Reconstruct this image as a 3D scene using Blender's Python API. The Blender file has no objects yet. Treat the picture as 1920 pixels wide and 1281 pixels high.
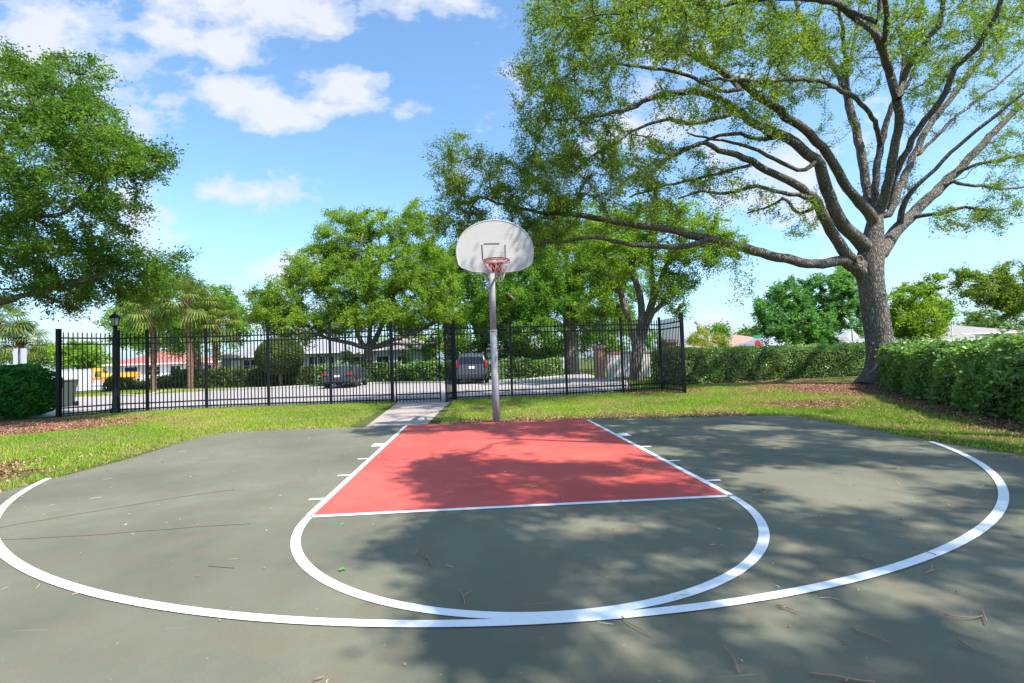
import bpy, bmesh, math, random
import numpy as np
from mathutils import Matrix, Vector
R = math.radians
rng = np.random.default_rng(7)
random.seed(7)
scene = bpy.context.scene
COL = scene.collection

# ------------------------------------------------------------------ camera
F, CX, CY, CZ = 924.26, -0.3836, -4.2674, 1.2703
YAW, PITCH, ROLL, PPX, PPY = 0.0562, 0.0332, -0.0325, -16.79, 4.0
def cam_axes():
    cy, sy, cp, sp = math.cos(YAW), math.sin(YAW), math.cos(PITCH), math.sin(PITCH)
    f = np.array([sy*cp, cy*cp, sp]); r = np.array([cy, -sy, 0.0]); u = np.cross(r, f)
    c, s = math.cos(ROLL), math.sin(ROLL)
    return c*r + s*u, -s*r + c*u, f
AR, AU, AF = cam_axes()
cam_d = bpy.data.cameras.new('camera'); cam = bpy.data.objects.new('camera', cam_d); COL.objects.link(cam)
cam_d.sensor_fit = 'HORIZONTAL'; cam_d.sensor_width = 36.0; cam_d.lens = F/1920*36
cam_d.shift_x = -PPX/1920; cam_d.shift_y = PPY/1920
cam_d.clip_start = 0.05; cam_d.clip_end = 3000
m = Matrix.Identity(4)
for i in range(3):
    m[i][0] = AR[i]; m[i][1] = AU[i]; m[i][2] = -AF[i]
m[0][3], m[1][3], m[2][3] = CX, CY, CZ
cam.matrix_world = m
scene.camera = cam

# ------------------------------------------------------------------ sun, sky, exposure
SUN = np.array([0.56, -0.47, 1.0]); SUN = SUN/np.linalg.norm(SUN)
SUN_EL = math.asin(SUN[2]); SUN_AZ = math.atan2(SUN[0], SUN[1])      # azimuth clockwise from +Y
sd = bpy.data.lights.new('sun', 'SUN'); sd.energy = 4.9; sd.angle = R(0.55); sd.color = (1.0, 0.955, 0.88)
so = bpy.data.objects.new('sun', sd); COL.objects.link(so)
so.rotation_euler = Vector(SUN).to_track_quat('Z', 'Y').to_euler()
so.location = (0, 0, 30)
scene.view_settings.view_transform = 'Standard'; scene.view_settings.look = 'None'
scene.view_settings.gamma = 1.0; scene.view_settings.use_curve_mapping = False
scene.view_settings.exposure = 0.88
cy_ = scene.cycles
cy_.max_bounces = 7; cy_.diffuse_bounces = 4; cy_.glossy_bounces = 3; cy_.transmission_bounces = 5
cy_.transparent_max_bounces = 6; cy_.caustics_reflective = False; cy_.caustics_refractive = False

class NT:
    def __init__(s, tree): s.t = tree; s.n = tree.nodes; s.l = tree.links
    def add(s, typ, **kw):
        n = s.n.new(typ)
        for k, v in kw.items(): setattr(n, k, v)
        return n
    def put(s, sock, v):
        if isinstance(v, (int, float)): sock.default_value = v
        elif isinstance(v, (tuple, list)): sock.default_value = v
        else: s.l.new(v, sock)
    def math(s, op, a, b=0.0, c=None, clamp=False):
        n = s.add('ShaderNodeMath', operation=op); n.use_clamp = clamp
        s.put(n.inputs[0], a); s.put(n.inputs[1], b)
        if c is not None: s.put(n.inputs[2], c)
        return n.outputs[0]
    def noise(s, vec, scale, detail=3, rough=0.5, out='Fac'):
        n = s.add('ShaderNodeTexNoise'); n.inputs['Scale'].default_value = scale
        n.inputs['Detail'].default_value = detail; n.inputs['Roughness'].default_value = rough
        if vec is not None: s.l.new(vec, n.inputs['Vector'])
        return n.outputs[out]
    def ramp(s, fac, stops, interp='LINEAR'):
        n = s.add('ShaderNodeValToRGB'); n.color_ramp.interpolation = interp
        els = n.color_ramp.elements
        while len(els) < len(stops): els.new(0.5)
        for e, (p, c) in zip(els, stops):
            e.position = p; e.color = (*c, 1) if len(c) == 3 else c
        s.put(n.inputs[0], fac); return n.outputs[0]
    def mix(s, fac, a, b, blend='MIX'):
        n = s.add('ShaderNodeMix', data_type='RGBA', blend_type=blend)
        s.put(n.inputs[0], fac)
        for k, v in ((6, a), (7, b)):
            s.put(n.inputs[k], (*v, 1) if isinstance(v, (tuple, list)) and len(v) == 3 else v)
        return n.outputs[2]
    def mapping(s, vec, scale=(1, 1, 1), rot=(0, 0, 0)):
        n = s.add('ShaderNodeMapping'); n.inputs['Scale'].default_value = scale; n.inputs['Rotation'].default_value = rot
        s.l.new(vec, n.inputs['Vector']); return n.outputs[0]

def px_dir(x, y):
    return AR*((x-960-PPX)/F) + AU*((640.5+PPY-y)/F) + AF
CAMP = np.array([CX, CY, CZ])
def at(x, y, Y):                                         # the world point seen at photo pixel x, y on the plane y = Y
    d = px_dir(x, y); return CAMP + d*((Y-CY)/d[1])
def gr(x, y, z=0.0):                                     # the ground point seen at a photo pixel
    d = px_dir(x, y); return CAMP + d*((z-CZ)/d[2])
def topx(P):
    q = np.asarray(P)-CAMP; f = q@AF
    return 960+PPX+F*(q@AR)/f, 640.5+PPY-F*(q@AU)/f

world = bpy.data.worlds.new("World"); scene.world = world; world.use_nodes = True
w = NT(world.node_tree); w.n.clear()
sky = w.add('ShaderNodeTexSky'); sky.sky_type = 'NISHITA'; sky.sun_disc = False
sky.sun_elevation = SUN_EL; sky.sun_rotation = SUN_AZ; sky.air_density = 1.0; sky.dust_density = 1.0; sky.ozone_density = 2.0
tc = w.add('ShaderNodeTexCoord'); sep = w.add('ShaderNodeSeparateXYZ'); w.l.new(tc.outputs['Generated'], sep.inputs[0])
dy = w.math('MAXIMUM', sep.outputs[1], 0.02)
U = w.math('DIVIDE', sep.outputs[0], dy); V = w.math('DIVIDE', sep.outputs[2], dy)
comb = w.add('ShaderNodeCombineXYZ'); w.put(comb.inputs[0], U); w.put(comb.inputs[1], w.math('MULTIPLY', V, 1.5))
n1 = w.noise(comb.outputs[0], 3.2, 8, 0.58); n2 = w.noise(comb.outputs[0], 11.0, 6, 0.6)
nz = w.math('ADD', w.math('MULTIPLY', w.math('SUBTRACT', n1, 0.5), 4.4), w.math('MULTIPLY', w.math('SUBTRACT', n2, 0.5), 2.2))
# clouds: centre in photo pixels turned into sky directions, half sizes, strength
clouds = [(90, 60, 150, 110, 1.15), (210, 150, 130, 75, .9), (260, 225, 90, 50, .8), (-40, 120, 200, 130, 1),
          (570, 10, 190, 62, 1.1), (430, 85, 75, 50, .75), (620, 50, 60, 36, .8), (870, 5, 75, 40, .7),
          (440, 185, 75, 48, 1.0), (520, 215, 90, 34, .8), (640, 165, 75, 42, 1.05), (640, 205, 120, 26, .5), (770, 205, 90, 18, .3),
          (480, 362, 120, 30, 1.0), (535, 370, 75, 42, 1.15), (300, 190, 60, 60, .5), (330, 60, 110, 70, .55), (570, 480, 50, 28, .9), (530, 505, 60, 26, .5), (250, 440, 70, 60, .7),
          (1345, 600, 60, 22, .5), (1720, 535, 90, 24, .6), (1400, 550, 26, 12, .5), (60, 600, 200, 45, .4), (480, 610, 90, 50, .5),
          (1500, 300, 200, 120, .45), (1150, 250, 160, 100, .3), (1250, 620, 200, 30, .25)]
mask = None
for (x, y, a, b, s_) in clouds:
    d = px_dir(x, y); u0, v0 = d[0]/d[1], d[2]/d[1]
    e1 = w.math('MULTIPLY', w.math('SUBTRACT', U, float(u0)), float(F/a)); e2 = w.math('MULTIPLY', w.math('SUBTRACT', V, float(v0)), float(F/b))
    r2 = w.math('ADD', w.math('MULTIPLY', e1, e1), w.math('MULTIPLY', e2, e2))
    val = w.math('MULTIPLY', w.math('SUBTRACT', 1.15, w.math('POWER', r2, 0.5)), float(s_*.95))
    mask = val if mask is None else w.math('MAXIMUM', mask, val)
mask = w.math('MAXIMUM', mask, -0.6)
cl = w.math('ADD', mask, nz)
fac = w.ramp(cl, [(0.0, (0, 0, 0)), (0.08, (.05, .05, .05)), (.42, (.5, .5, .5)), (.9, (.92, .92, .92))], 'EASE')
hz = w.math('POWER', w.math('SUBTRACT', 1.0, w.math('MINIMUM', w.math('MAXIMUM', sep.outputs[2], 0.0), 1.0)), 9.0)
skyc = w.mix(1.0, sky.outputs[0], (1.45, 1.75, 1.85), 'MULTIPLY')
skyc = w.mix(w.math('MULTIPLY', hz, 0.72), skyc, (2.05, 3.1, 4.8))
cloudc = w.mix(n1, (4.6, 4.95, 5.6), (5.7, 5.8, 6.1))
col = w.mix(fac, skyc, cloudc)
bg = w.add('ShaderNodeBackground'); w.l.new(col, bg.inputs[0]); bg.inputs[1].default_value = 0.094
wo = w.add('ShaderNodeOutputWorld'); w.l.new(bg.outputs[0], wo.inputs[0])

# ------------------------------------------------------------------ materials
MATS = {}
def mat(name, build):
    if name in MATS: return MATS[name]
    mt = bpy.data.materials.new(name); mt.use_nodes = True
    t = NT(mt.node_tree); t.n.clear()
    out = t.add('ShaderNodeOutputMaterial')
    sh = build(t); t.l.new(sh, out.inputs[0]); MATS[name] = mt; return mt
def principled(t, color, rough=0.7, bump=None, bstr=0.3, bdist=0.01, metal=0.0, spec=0.5, coat=0.0):
    p = t.add('ShaderNodeBsdfPrincipled')
    t.put(p.inputs['Base Color'], (*color, 1) if isinstance(color, tuple) else color)
    t.put(p.inputs['Roughness'], rough); p.inputs['Metallic'].default_value = metal
    p.inputs['Specular IOR Level'].default_value = spec; p.inputs['Coat Weight'].default_value = coat
    if bump is not None:
        b = t.add('ShaderNodeBump'); b.inputs['Strength'].default_value = bstr; b.inputs['Distance'].default_value = bdist
        t.put(b.inputs['Height'], bump); t.l.new(b.outputs[0], p.inputs['Normal'])
    return p.outputs[0]
def obc(t): return t.add('ShaderNodeNewGeometry').outputs['Position']
def plain(name, c, rough=0.7, var=0.12, scale=6, metal=0.0, spec=0.5, coat=0.0, bstr=.15):
    def b(t):
        p = obc(t); n = t.noise(p, scale, 5); n2 = t.noise(p, scale*9, 3)
        cc = t.mix(n, tuple(v*(1-var) for v in c), tuple(min(1, v*(1+var)) for v in c))
        cc = t.mix(t.math('MULTIPLY', n2, .25), cc, tuple(v*.8 for v in c))
        return principled(t, cc, rough, n2, bstr, .004, metal, spec, coat)
    return mat(name, b)
def leaf_mat(name, cols, trans=0.4, clump=0.6, rough=0.5, spec=0.16):
    def b(t):
        g = t.add('ShaderNodeNewGeometry'); r = g.outputs['Random Per Island']; p = g.outputs['Position']
        n = t.noise(p, clump, 3)
        f = t.math('ADD', t.math('MULTIPLY', r, 0.5), t.math('MULTIPLY', t.math('SUBTRACT', n, 0.32), 1.15), clamp=True)
        k = len(cols)-1
        c = t.ramp(f, [(i/k, cc) for i, cc in enumerate(cols)])
        pr = t.add('ShaderNodeBsdfPrincipled'); t.l.new(c, pr.inputs['Base Color']); pr.inputs['Roughness'].default_value = rough
        pr.inputs['Specular IOR Level'].default_value = spec
        tr = t.add('ShaderNodeBsdfTranslucent')
        t.l.new(t.mix(1.0, c, (1.9, 2.05, .7), 'MULTIPLY'), tr.inputs[0])
        mx = t.add('ShaderNodeMixShader'); mx.inputs[0].default_value = trans
        t.l.new(pr.outputs[0], mx.inputs[1]); t.l.new(tr.outputs[0], mx.inputs[2]); return mx.outputs[0]
    return mat(name, b)
L_OAK = leaf_mat('oak_leaves', [(.035, .065, .014), (.085, .14, .022), (.17, .235, .035), (.34, .38, .07)], .42, .9)
L_OAK2 = leaf_mat('oak_leaves_bright', [(.035, .075, .013), (.11, .19, .024), (.21, .31, .036), (.38, .43, .07)], .44, .6)
L_LEFT = leaf_mat('oak_leaves_deep', [(.022, .052, .01), (.06, .125, .018), (.12, .21, .028), (.24, .31, .05)], .38, .7)
L_DARK = leaf_mat('tree_leaves_green', [(.03, .075, .013), (.085, .18, .024), (.16, .28, .038), (.28, .38, .06)], .42, .45)
L_BLUE = leaf_mat('tree_leaves_cool', [(.035, .1, .035), (.08, .19, .06), (.14, .29, .08), (.25, .41, .1)], .35, .45)
L_HEDGE = leaf_mat('hedge_leaves', [(.04, .1, .028), (.1, .2, .05), (.21, .32, .09), (.46, .5, .24)], .3, .9, .36, .4)
L_HEDGE2 = leaf_mat('low_hedge_leaves', [(.03, .06, .015), (.07, .11, .03), (.13, .18, .05), (.24, .28, .1)], .3, .8)
L_BUSH = leaf_mat('round_bush_leaves', [(.012, .055, .01), (.025, .13, .018), (.06, .22, .03), (.14, .34, .06)], .25, 1.4, .33)
L_YEL = leaf_mat('yellow_green_leaves', [(.1, .13, .012), (.2, .23, .02), (.32, .33, .035), (.45, .4, .06)], .35, .8)
L_LIME = leaf_mat('lime_leaves', [(.06, .13, .01), (.13, .24, .015), (.22, .34, .02), (.34, .42, .05)], .4, .8)
L_PALM = leaf_mat('palm_fronds', [(.05, .085, .02), (.1, .15, .03), (.18, .22, .05), (.32, .33, .1)], .25, .9)
L_FAR = leaf_mat('far_leaves', [(.04, .09, .02), (.08, .14, .03), (.12, .19, .04), (.2, .24, .08)], .3, .2)

def bark(name, dark, light, sc=9.0, stretch=.28, bd=.03):
    def b(t):
        p = t.mapping(obc(t), (1, 1, stretch))
        nn = t.noise(p, 5, 2, .5, 'Color')
        warp = t.add('ShaderNodeVectorMath', operation='ADD'); t.l.new(p, warp.inputs[0])
        sc_ = t.add('ShaderNodeVectorMath', operation='SCALE'); t.l.new(nn, sc_.inputs[0]); sc_.inputs['Scale'].default_value = .22
        t.l.new(sc_.outputs[0], warp.inputs[1])
        v = t.add('ShaderNodeTexVoronoi'); v.feature = 'DISTANCE_TO_EDGE'; v.inputs['Scale'].default_value = sc*2.2
        t.l.new(warp.outputs[0], v.inputs['Vector'])
        h = t.ramp(v.outputs[0], [(.02, (0, 0, 0)), (.3, (1, 1, 1))])
        n = t.noise(p, sc*4.5, 6, .7); big = t.noise(obc(t), 1.3, 4)
        c = t.mix(h, dark, light); c = t.mix(t.math('MULTIPLY', n, .6), c, tuple(v*.55 for v in light))
        c = t.mix(t.ramp(big, [(.42, (0, 0, 0)), (.66, (.6, .6, .6))]), c, tuple(x*y for x, y in zip(light, (.8, .62, .48))))
        return principled(t, c, .9, t.math('ADD', h, t.math('MULTIPLY', n, .7)), 1.0, bd, spec=.2)
    return mat(name, b)
BARK = bark('oak_bark', (.05, .042, .036), (.41, .385, .355), 8.5, .24, .06)
BARK2 = bark('grey_bark', (.09, .075, .065), (.36, .32, .29), 4, .3, .05)
BARKP = bark('palm_bark', (.16, .09, .06), (.42, .27, .2), 5, 2.2, .03)

def court_mat(name, c1, c2, c3, wear=0):
    def b(t):
        p = obc(t)
        n = t.noise(p, .55, 5, .6); n2 = t.noise(p, 3.5, 6, .65); fine = t.noise(p, 160, 3, .6)
        c = t.mix(t.ramp(n, [(.38, (0, 0, 0)), (.6, (1, 1, 1))]), c1, c2)
        c = t.mix(t.ramp(n2, [(.42, (0, 0, 0)), (.7, (.75, .75, .75))]), c, c3)
        # rubbed scuffs running across the slab
        for rot, sc, lo in ((.5, (1.2, 22, 1), .69), (-.35, (1.6, 30, 1), .72), (.15, (.8, 16, 1), .70)):
            s = t.noise(t.mapping(p, sc, (0, 0, rot)), 1.6, 4, .62)
            c = t.mix(t.ramp(s, [(lo-.02, (0, 0, 0)), (lo+.06, (.5, .5, .5))]), c, tuple(min(1, v*1.5+.05) for v in c2))
        if wear:
            wn = t.noise(p, 22, 8, .75); wb = t.noise(p, 1.7, 4, .6)
            c = t.mix(t.ramp(t.math('ADD', wn, t.math('MULTIPLY', wb, .25)), [(.74, (0, 0, 0)), (.84, (wear, wear, wear))]), c, (.21, .2, .17))
        sp = t.add('ShaderNodeTexVoronoi'); sp.inputs['Scale'].default_value = 9; t.l.new(p, sp.inputs['Vector'])
        c = t.mix(t.ramp(sp.outputs['Distance'], [(.03, (.6, .6, .6)), (.05, (0, 0, 0))]), c, tuple(min(1, v*1.7+.05) for v in c2))
        c = t.mix(t.math('MULTIPLY', t.math('SUBTRACT', fine, .45), 1.3, clamp=True), c, tuple(v*.6 for v in c1))
        return principled(t, c, t.math('ADD', .62, t.math('MULTIPLY', n2, .2)), t.math('ADD', fine, t.math('MULTIPLY', n2, .5)), .35, .002, spec=.32)
    return mat(name, b)
M_COURT = court_mat('court_paint_green', (.112, .116, .08), (.168, .166, .115), (.155, .125, .085))
M_RED = court_mat('court_paint_red', (.49, .066, .052), (.6, .108, .08), (.45, .08, .07), .35)
M_LINE = court_mat('court_paint_white', (.78, .78, .78), (.84, .84, .84), (.74, .73, .71), .5)
M_CONC = plain('walkway_concrete', (.34, .28, .245), .9, .22, 2.5)
def road_b(t):
    p = obc(t); br = t.add('ShaderNodeTexBrick'); t.l.new(t.mapping(p, (1, 1, 1), (0, 0, .5)), br.inputs['Vector'])
    br.inputs['Scale'].default_value = 2.2; br.inputs['Mortar Size'].default_value = .012
    br.inputs['Color1'].default_value = (.35, .305, .29, 1); br.inputs['Color2'].default_value = (.29, .265, .26, 1); br.inputs['Mortar'].default_value = (.22, .2, .19, 1)
    c = t.mix(t.noise(p, .5, 4), br.outputs[0], (.34, .305, .295)); return principled(t, c, .9, t.noise(p, 40, 3), .3, .004)
M_ROAD = mat('paver_road', road_b)
M_KERB = plain('kerb_concrete', (.52, .48, .45), .9, .12, 3)
def soil_b(t):
    p = obc(t); n = t.noise(p, 1.1, 4); n2 = t.noise(p, 30, 5, .7)
    c = t.mix(t.ramp(n, [(.4, (0, 0, 0)), (.62, (1, 1, 1))]), (.085, .13, .022), (.16, .145, .05))
    c = t.mix(n2, c, (.05, .06, .02)); return principled(t, c, 1.0, n2, .8, .03, spec=.1)
M_GROUND = mat('turf_soil', soil_b)
def blade_b(t):
    g = t.add('ShaderNodeNewGeometry'); r = g.outputs['Random Per Island']; p = g.outputs['Position']
    n = t.noise(p, .8, 4, .6)
    c1 = t.ramp(r, [(0, (.09, .2, .014)), (.35, (.2, .35, .022)), (.7, (.37, .48, .035)), (1, (.6, .58, .1))])
    c2 = t.ramp(r, [(0, (.24, .17, .06)), (.5, (.46, .36, .11)), (1, (.62, .52, .22))])
    c = t.mix(t.ramp(n, [(.45, (0, 0, 0)), (.58, (.8, .8, .8))]), c1, c2)
    wide = t.noise(p, .28, 2, .5); c = t.mix(t.ramp(wide, [(.42, (0, 0, 0)), (.62, (.45, .45, .45))]), c, (.1, .24, .02))
    pr = t.add('ShaderNodeBsdfPrincipled'); t.l.new(c, pr.inputs['Base Color']); pr.inputs['Roughness'].default_value = .5; pr.inputs['Specular IOR Level'].default_value = .3
    tr = t.add('ShaderNodeBsdfTranslucent'); t.l.new(t.mix(1.0, c, (1.3, 1.4, .8), 'MULTIPLY'), tr.inputs[0])
    mx = t.add('ShaderNodeMixShader'); mx.inputs[0].default_value = .3; t.l.new(pr.outputs[0], mx.inputs[1]); t.l.new(tr.outputs[0], mx.inputs[2]); return mx.outputs[0]
M_GRASS = mat('grass_blades', blade_b)
def chip_b(t):
    g = t.add('ShaderNodeNewGeometry'); r = g.outputs['Random Per Island']
    return principled(t, t.ramp(r, [(0, (.09, .03, .018)), (.4, (.24, .085, .045)), (.75, (.36, .17, .1)), (1, (.55, .36, .24))]), .85)
M_CHIP = mat('mulch_chips', chip_b)
M_MULCH = plain('mulch_soil', (.16, .065, .04), 1.0, .4, 8, bstr=.8)
M_TWIG = plain('twig_bark', (.36, .19, .12), .8, .3, 20)
M_BLACK = plain('black_powder_coat', (.006, .007, .009), .4, .2, 4, spec=.3)
M_GALV = None
def pole_b(t):
    p = t.mapping(obc(t), (6, 6, 1.4)); n = t.noise(p, 2.2, 6, .7); n2 = t.noise(obc(t), 30, 4)
    c = t.ramp(n, [(.35, (.26, .26, .285)), (.5, (.34, .34, .365)), (.68, (.43, .43, .45))])
    c = t.mix(t.math('MULTIPLY', n2, .4), c, (.26, .25, .27)); return principled(t, c, .75, n2, .2, .003, 0.0, .3)
M_POLE = mat('weathered_steel', pole_b)
def board_b(t):
    p = obc(t); n = t.noise(t.mapping(p, (1, 1, 14)), 2.3, 4, .6); n2 = t.noise(p, 3, 5, .65)
    c = t.mix(t.ramp(n, [(.5, (0, 0, 0)), (.72, (.5, .5, .5))]), (.47, .455, .425), (.56, .545, .52))
    c = t.mix(t.ramp(n2, [(.5, (0, 0, 0)), (.8, (.5, .5, .5))]), c, (.4, .385, .355)); return principled(t, c, .85, n2, .03, .002, spec=.15)
M_BOARD = mat('fan_board_paint', board_b)
M_RIM = plain('orange_rim_paint', (.68, .045, .02), .4, .2, 14)
M_REDBR = plain('red_bracket_paint', (.5, .02, .02), .4, .2, 14)
M_NET = plain('net_cord', (.75, .74, .72), .8, .1, 30)
M_WHITE = plain('white_paint', (.78, .78, .77), .7, .06, 3)
M_GLASS = plain('dark_window_glass', (.012, .018, .022), .22, .3, 2, spec=.3)
def brick(t, a, b_, c, s):
    br = t.add('ShaderNodeTexBrick'); cx = t.add('ShaderNodeSeparateXYZ'); t.l.new(obc(t), cx.inputs[0])
    cm = t.add('ShaderNodeCombineXYZ'); t.put(cm.inputs[0], t.math('ADD', cx.outputs[0], cx.outputs[1])); t.l.new(cx.outputs[2], cm.inputs[1])
    t.l.new(cm.outputs[0], br.inputs['Vector']); br.inputs['Scale'].default_value = s
    for k, v in (('Color1', a), ('Color2', b_), ('Mortar', c)): br.inputs[k].default_value = (*v, 1)
    return br.outputs[0]

M_BRICK = mat('red_brick', lambda t: principled(t, brick(t, (.42, .14, .085), (.5, .2, .12), (.55, .5, .45), 4.5), .9))

# ------------------------------------------------------------------ mesh helpers
def mesh_np(name, V, Fc, material, parent=None, smooth=False):
    V = np.asarray(V, np.float32); me = bpy.data.meshes.new(name)
    if isinstance(Fc, np.ndarray) and Fc.ndim == 2:
        k = Fc.shape[1]; nf = len(Fc); loops = Fc.reshape(-1).astype(np.int32); starts = np.arange(nf, dtype=np.int32)*k
    else:
        loops = np.array([i for f in Fc for i in f], np.int32); lens = np.array([len(f) for f in Fc]); starts = np.concatenate([[0], np.cumsum(lens)[:-1]]).astype(np.int32); nf = len(Fc)
    me.vertices.add(len(V)); me.vertices.foreach_set('co', V.reshape(-1))
    me.loops.add(len(loops)); me.loops.foreach_set('vertex_index', loops)
    me.polygons.add(nf); me.polygons.foreach_set('loop_start', starts)
    me.update(calc_edges=True)
    me.polygons.foreach_set('use_smooth', np.full(nf, bool(smooth)))
    me.materials.append(material)
    o = bpy.data.objects.new(name, me); COL.objects.link(o)
    if parent is not None: o.parent = parent
    return o
def tag(o, label=None, cat=None, group=None, kind=None):
    if label: o['label'] = label
    if cat: o['category'] = cat
    if group: o['group'] = group
    if kind: o['kind'] = kind
    return o
def thing(name, loc, label, cat, group=None, rz=0.0):
    o = bpy.data.objects.new(name, None); COL.objects.link(o); o.location = loc; o.rotation_euler.z = rz
    o.empty_display_size = .2
    return tag(o, label, cat, group)

class MB:                                                # collects simple shapes into one mesh
    def __init__(s): s.v = []; s.f = []; s.n = 0
    def raw(s, V, Fc):
        s.v.append(np.asarray(V, float)); s.f += [[int(i)+s.n for i in f] for f in Fc]; s.n += len(V); return s
    def box(s, x0, x1, y0, y1, z0, z1):
        V = [(x, y, z) for z in (z0, z1) for y in (y0, y1) for x in (x0, x1)]
        return s.raw(V, [(0, 2, 3, 1), (4, 5, 7, 6), (0, 1, 5, 4), (2, 6, 7, 3), (0, 4, 6, 2), (1, 3, 7, 5)])
    def bar(s, a, b, w, h=None, up=(0, 0, 1)):
        a = np.array(a, float); b = np.array(b, float); h = h or w; t = (b-a)/np.linalg.norm(b-a)
        u = np.array(up, float)
        if abs(t@u) > .95: u = np.array([0, 1.0, 0])
        s1 = np.cross(t, u); s1 /= np.linalg.norm(s1); s2 = np.cross(s1, t)
        V = [p+i*s1*w/2+j*s2*h/2 for p in (a, b) for j in (-1, 1) for i in (-1, 1)]
        return s.raw(V, [(0, 2, 3, 1), (4, 5, 7, 6), (0, 1, 5, 4), (2, 6, 7, 3), (0, 4, 6, 2), (1, 3, 7, 5)])
    def tube(s, P, r, k=8, cap=True):
        V, Fc = tube_np(np.asarray(P, float), r, k); s.raw(V, Fc)
        if cap: s.f.append([s.n-len(V)+i for i in range(k)][::-1]); s.f.append([s.n-k+i for i in range(k)])
        return s
    def lathe(s, prof, k=16, c=(0, 0, 0)):
        n = len(prof); a = np.linspace(0, 2*np.pi, k, endpoint=False); c = np.array(c, float)
        V = [c+(r*np.cos(t), r*np.sin(t), z) for r, z in prof for t in a]
        Fc = [(i*k+j, i*k+(j+1) % k, (i+1)*k+(j+1) % k, (i+1)*k+j) for i in range(n-1) for j in range(k)]
        return s.raw(V, Fc)
    def prism(s, poly, z0, z1):
        n = len(poly); V = [(x, y, z0) for x, y in poly]+[(x, y, z1) for x, y in poly]
        return s.raw(V, [list(range(n))[::-1], list(range(n, 2*n))]+[(i, (i+1) % n, n+(i+1) % n, n+i) for i in range(n)])
    def build(s, name, material, parent=None, smooth=False, bevel=0.0):
        o = mesh_np(name, np.concatenate(s.v), s.f, material, parent, smooth)
        if bevel:
            b = o.modifiers.new('bevel', 'BEVEL'); b.width = bevel; b.segments = 2; b.limit_method = 'ANGLE'
        return o
def tube_np(P, r, k):
    n = len(P); r = np.broadcast_to(np.asarray(r, float), (n,))
    T = np.empty_like(P); T[1:-1] = P[2:]-P[:-2]; T[0] = P[1]-P[0]; T[-1] = P[-1]-P[-2]
    T /= (np.linalg.norm(T, axis=1, keepdims=True)+1e-9)
    mt = T.mean(0); ref = np.eye(3)[np.abs(mt).argmin()]
    A = np.cross(T, ref); A /= (np.linalg.norm(A, axis=1, keepdims=True)+1e-9); B = np.cross(T, A)
    a = np.linspace(0, 2*np.pi, k, endpoint=False)
    V = P[:, None] + r[:, None, None]*(A[:, None]*np.cos(a)[:, None]+B[:, None]*np.sin(a)[:, None])
    idx = np.arange(n-1)[:, None]*k + np.arange(k); nx = np.arange(n-1)[:, None]*k + (np.arange(k)+1) % k
    return V.reshape(-1, 3), np.stack([idx, nx, nx+k, idx+k], -1).reshape(-1, 4)

def rand_unit(n):
    v = rng.normal(size=(n, 3)); return v/np.linalg.norm(v, axis=1, keepdims=True)
def leaf_quads(C, length, width, up=.35, droop=0.0):
    """one rhombus per centre in C, random attitude, its normal leaning up by `up`"""
    n = len(C); d = rand_unit(n); d[:, 2] = d[:, 2]*.6-droop; d /= np.linalg.norm(d, axis=1, keepdims=True)
    nn = rand_unit(n)+np.array([0, 0, up]); s = np.cross(d, nn); s /= np.linalg.norm(s, axis=1, keepdims=True)+1e-9
    L = length*rng.uniform(.65, 1.3, (n, 1)); W = width*rng.uniform(.7, 1.25, (n, 1))
    V = np.stack([C-d*L*.5, C+s*W*.5-d*L*.05, C+d*L*.5, C-s*W*.5-d*L*.05], 1).reshape(-1, 3)
    return V, np.arange(4*n).reshape(n, 4)

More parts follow.
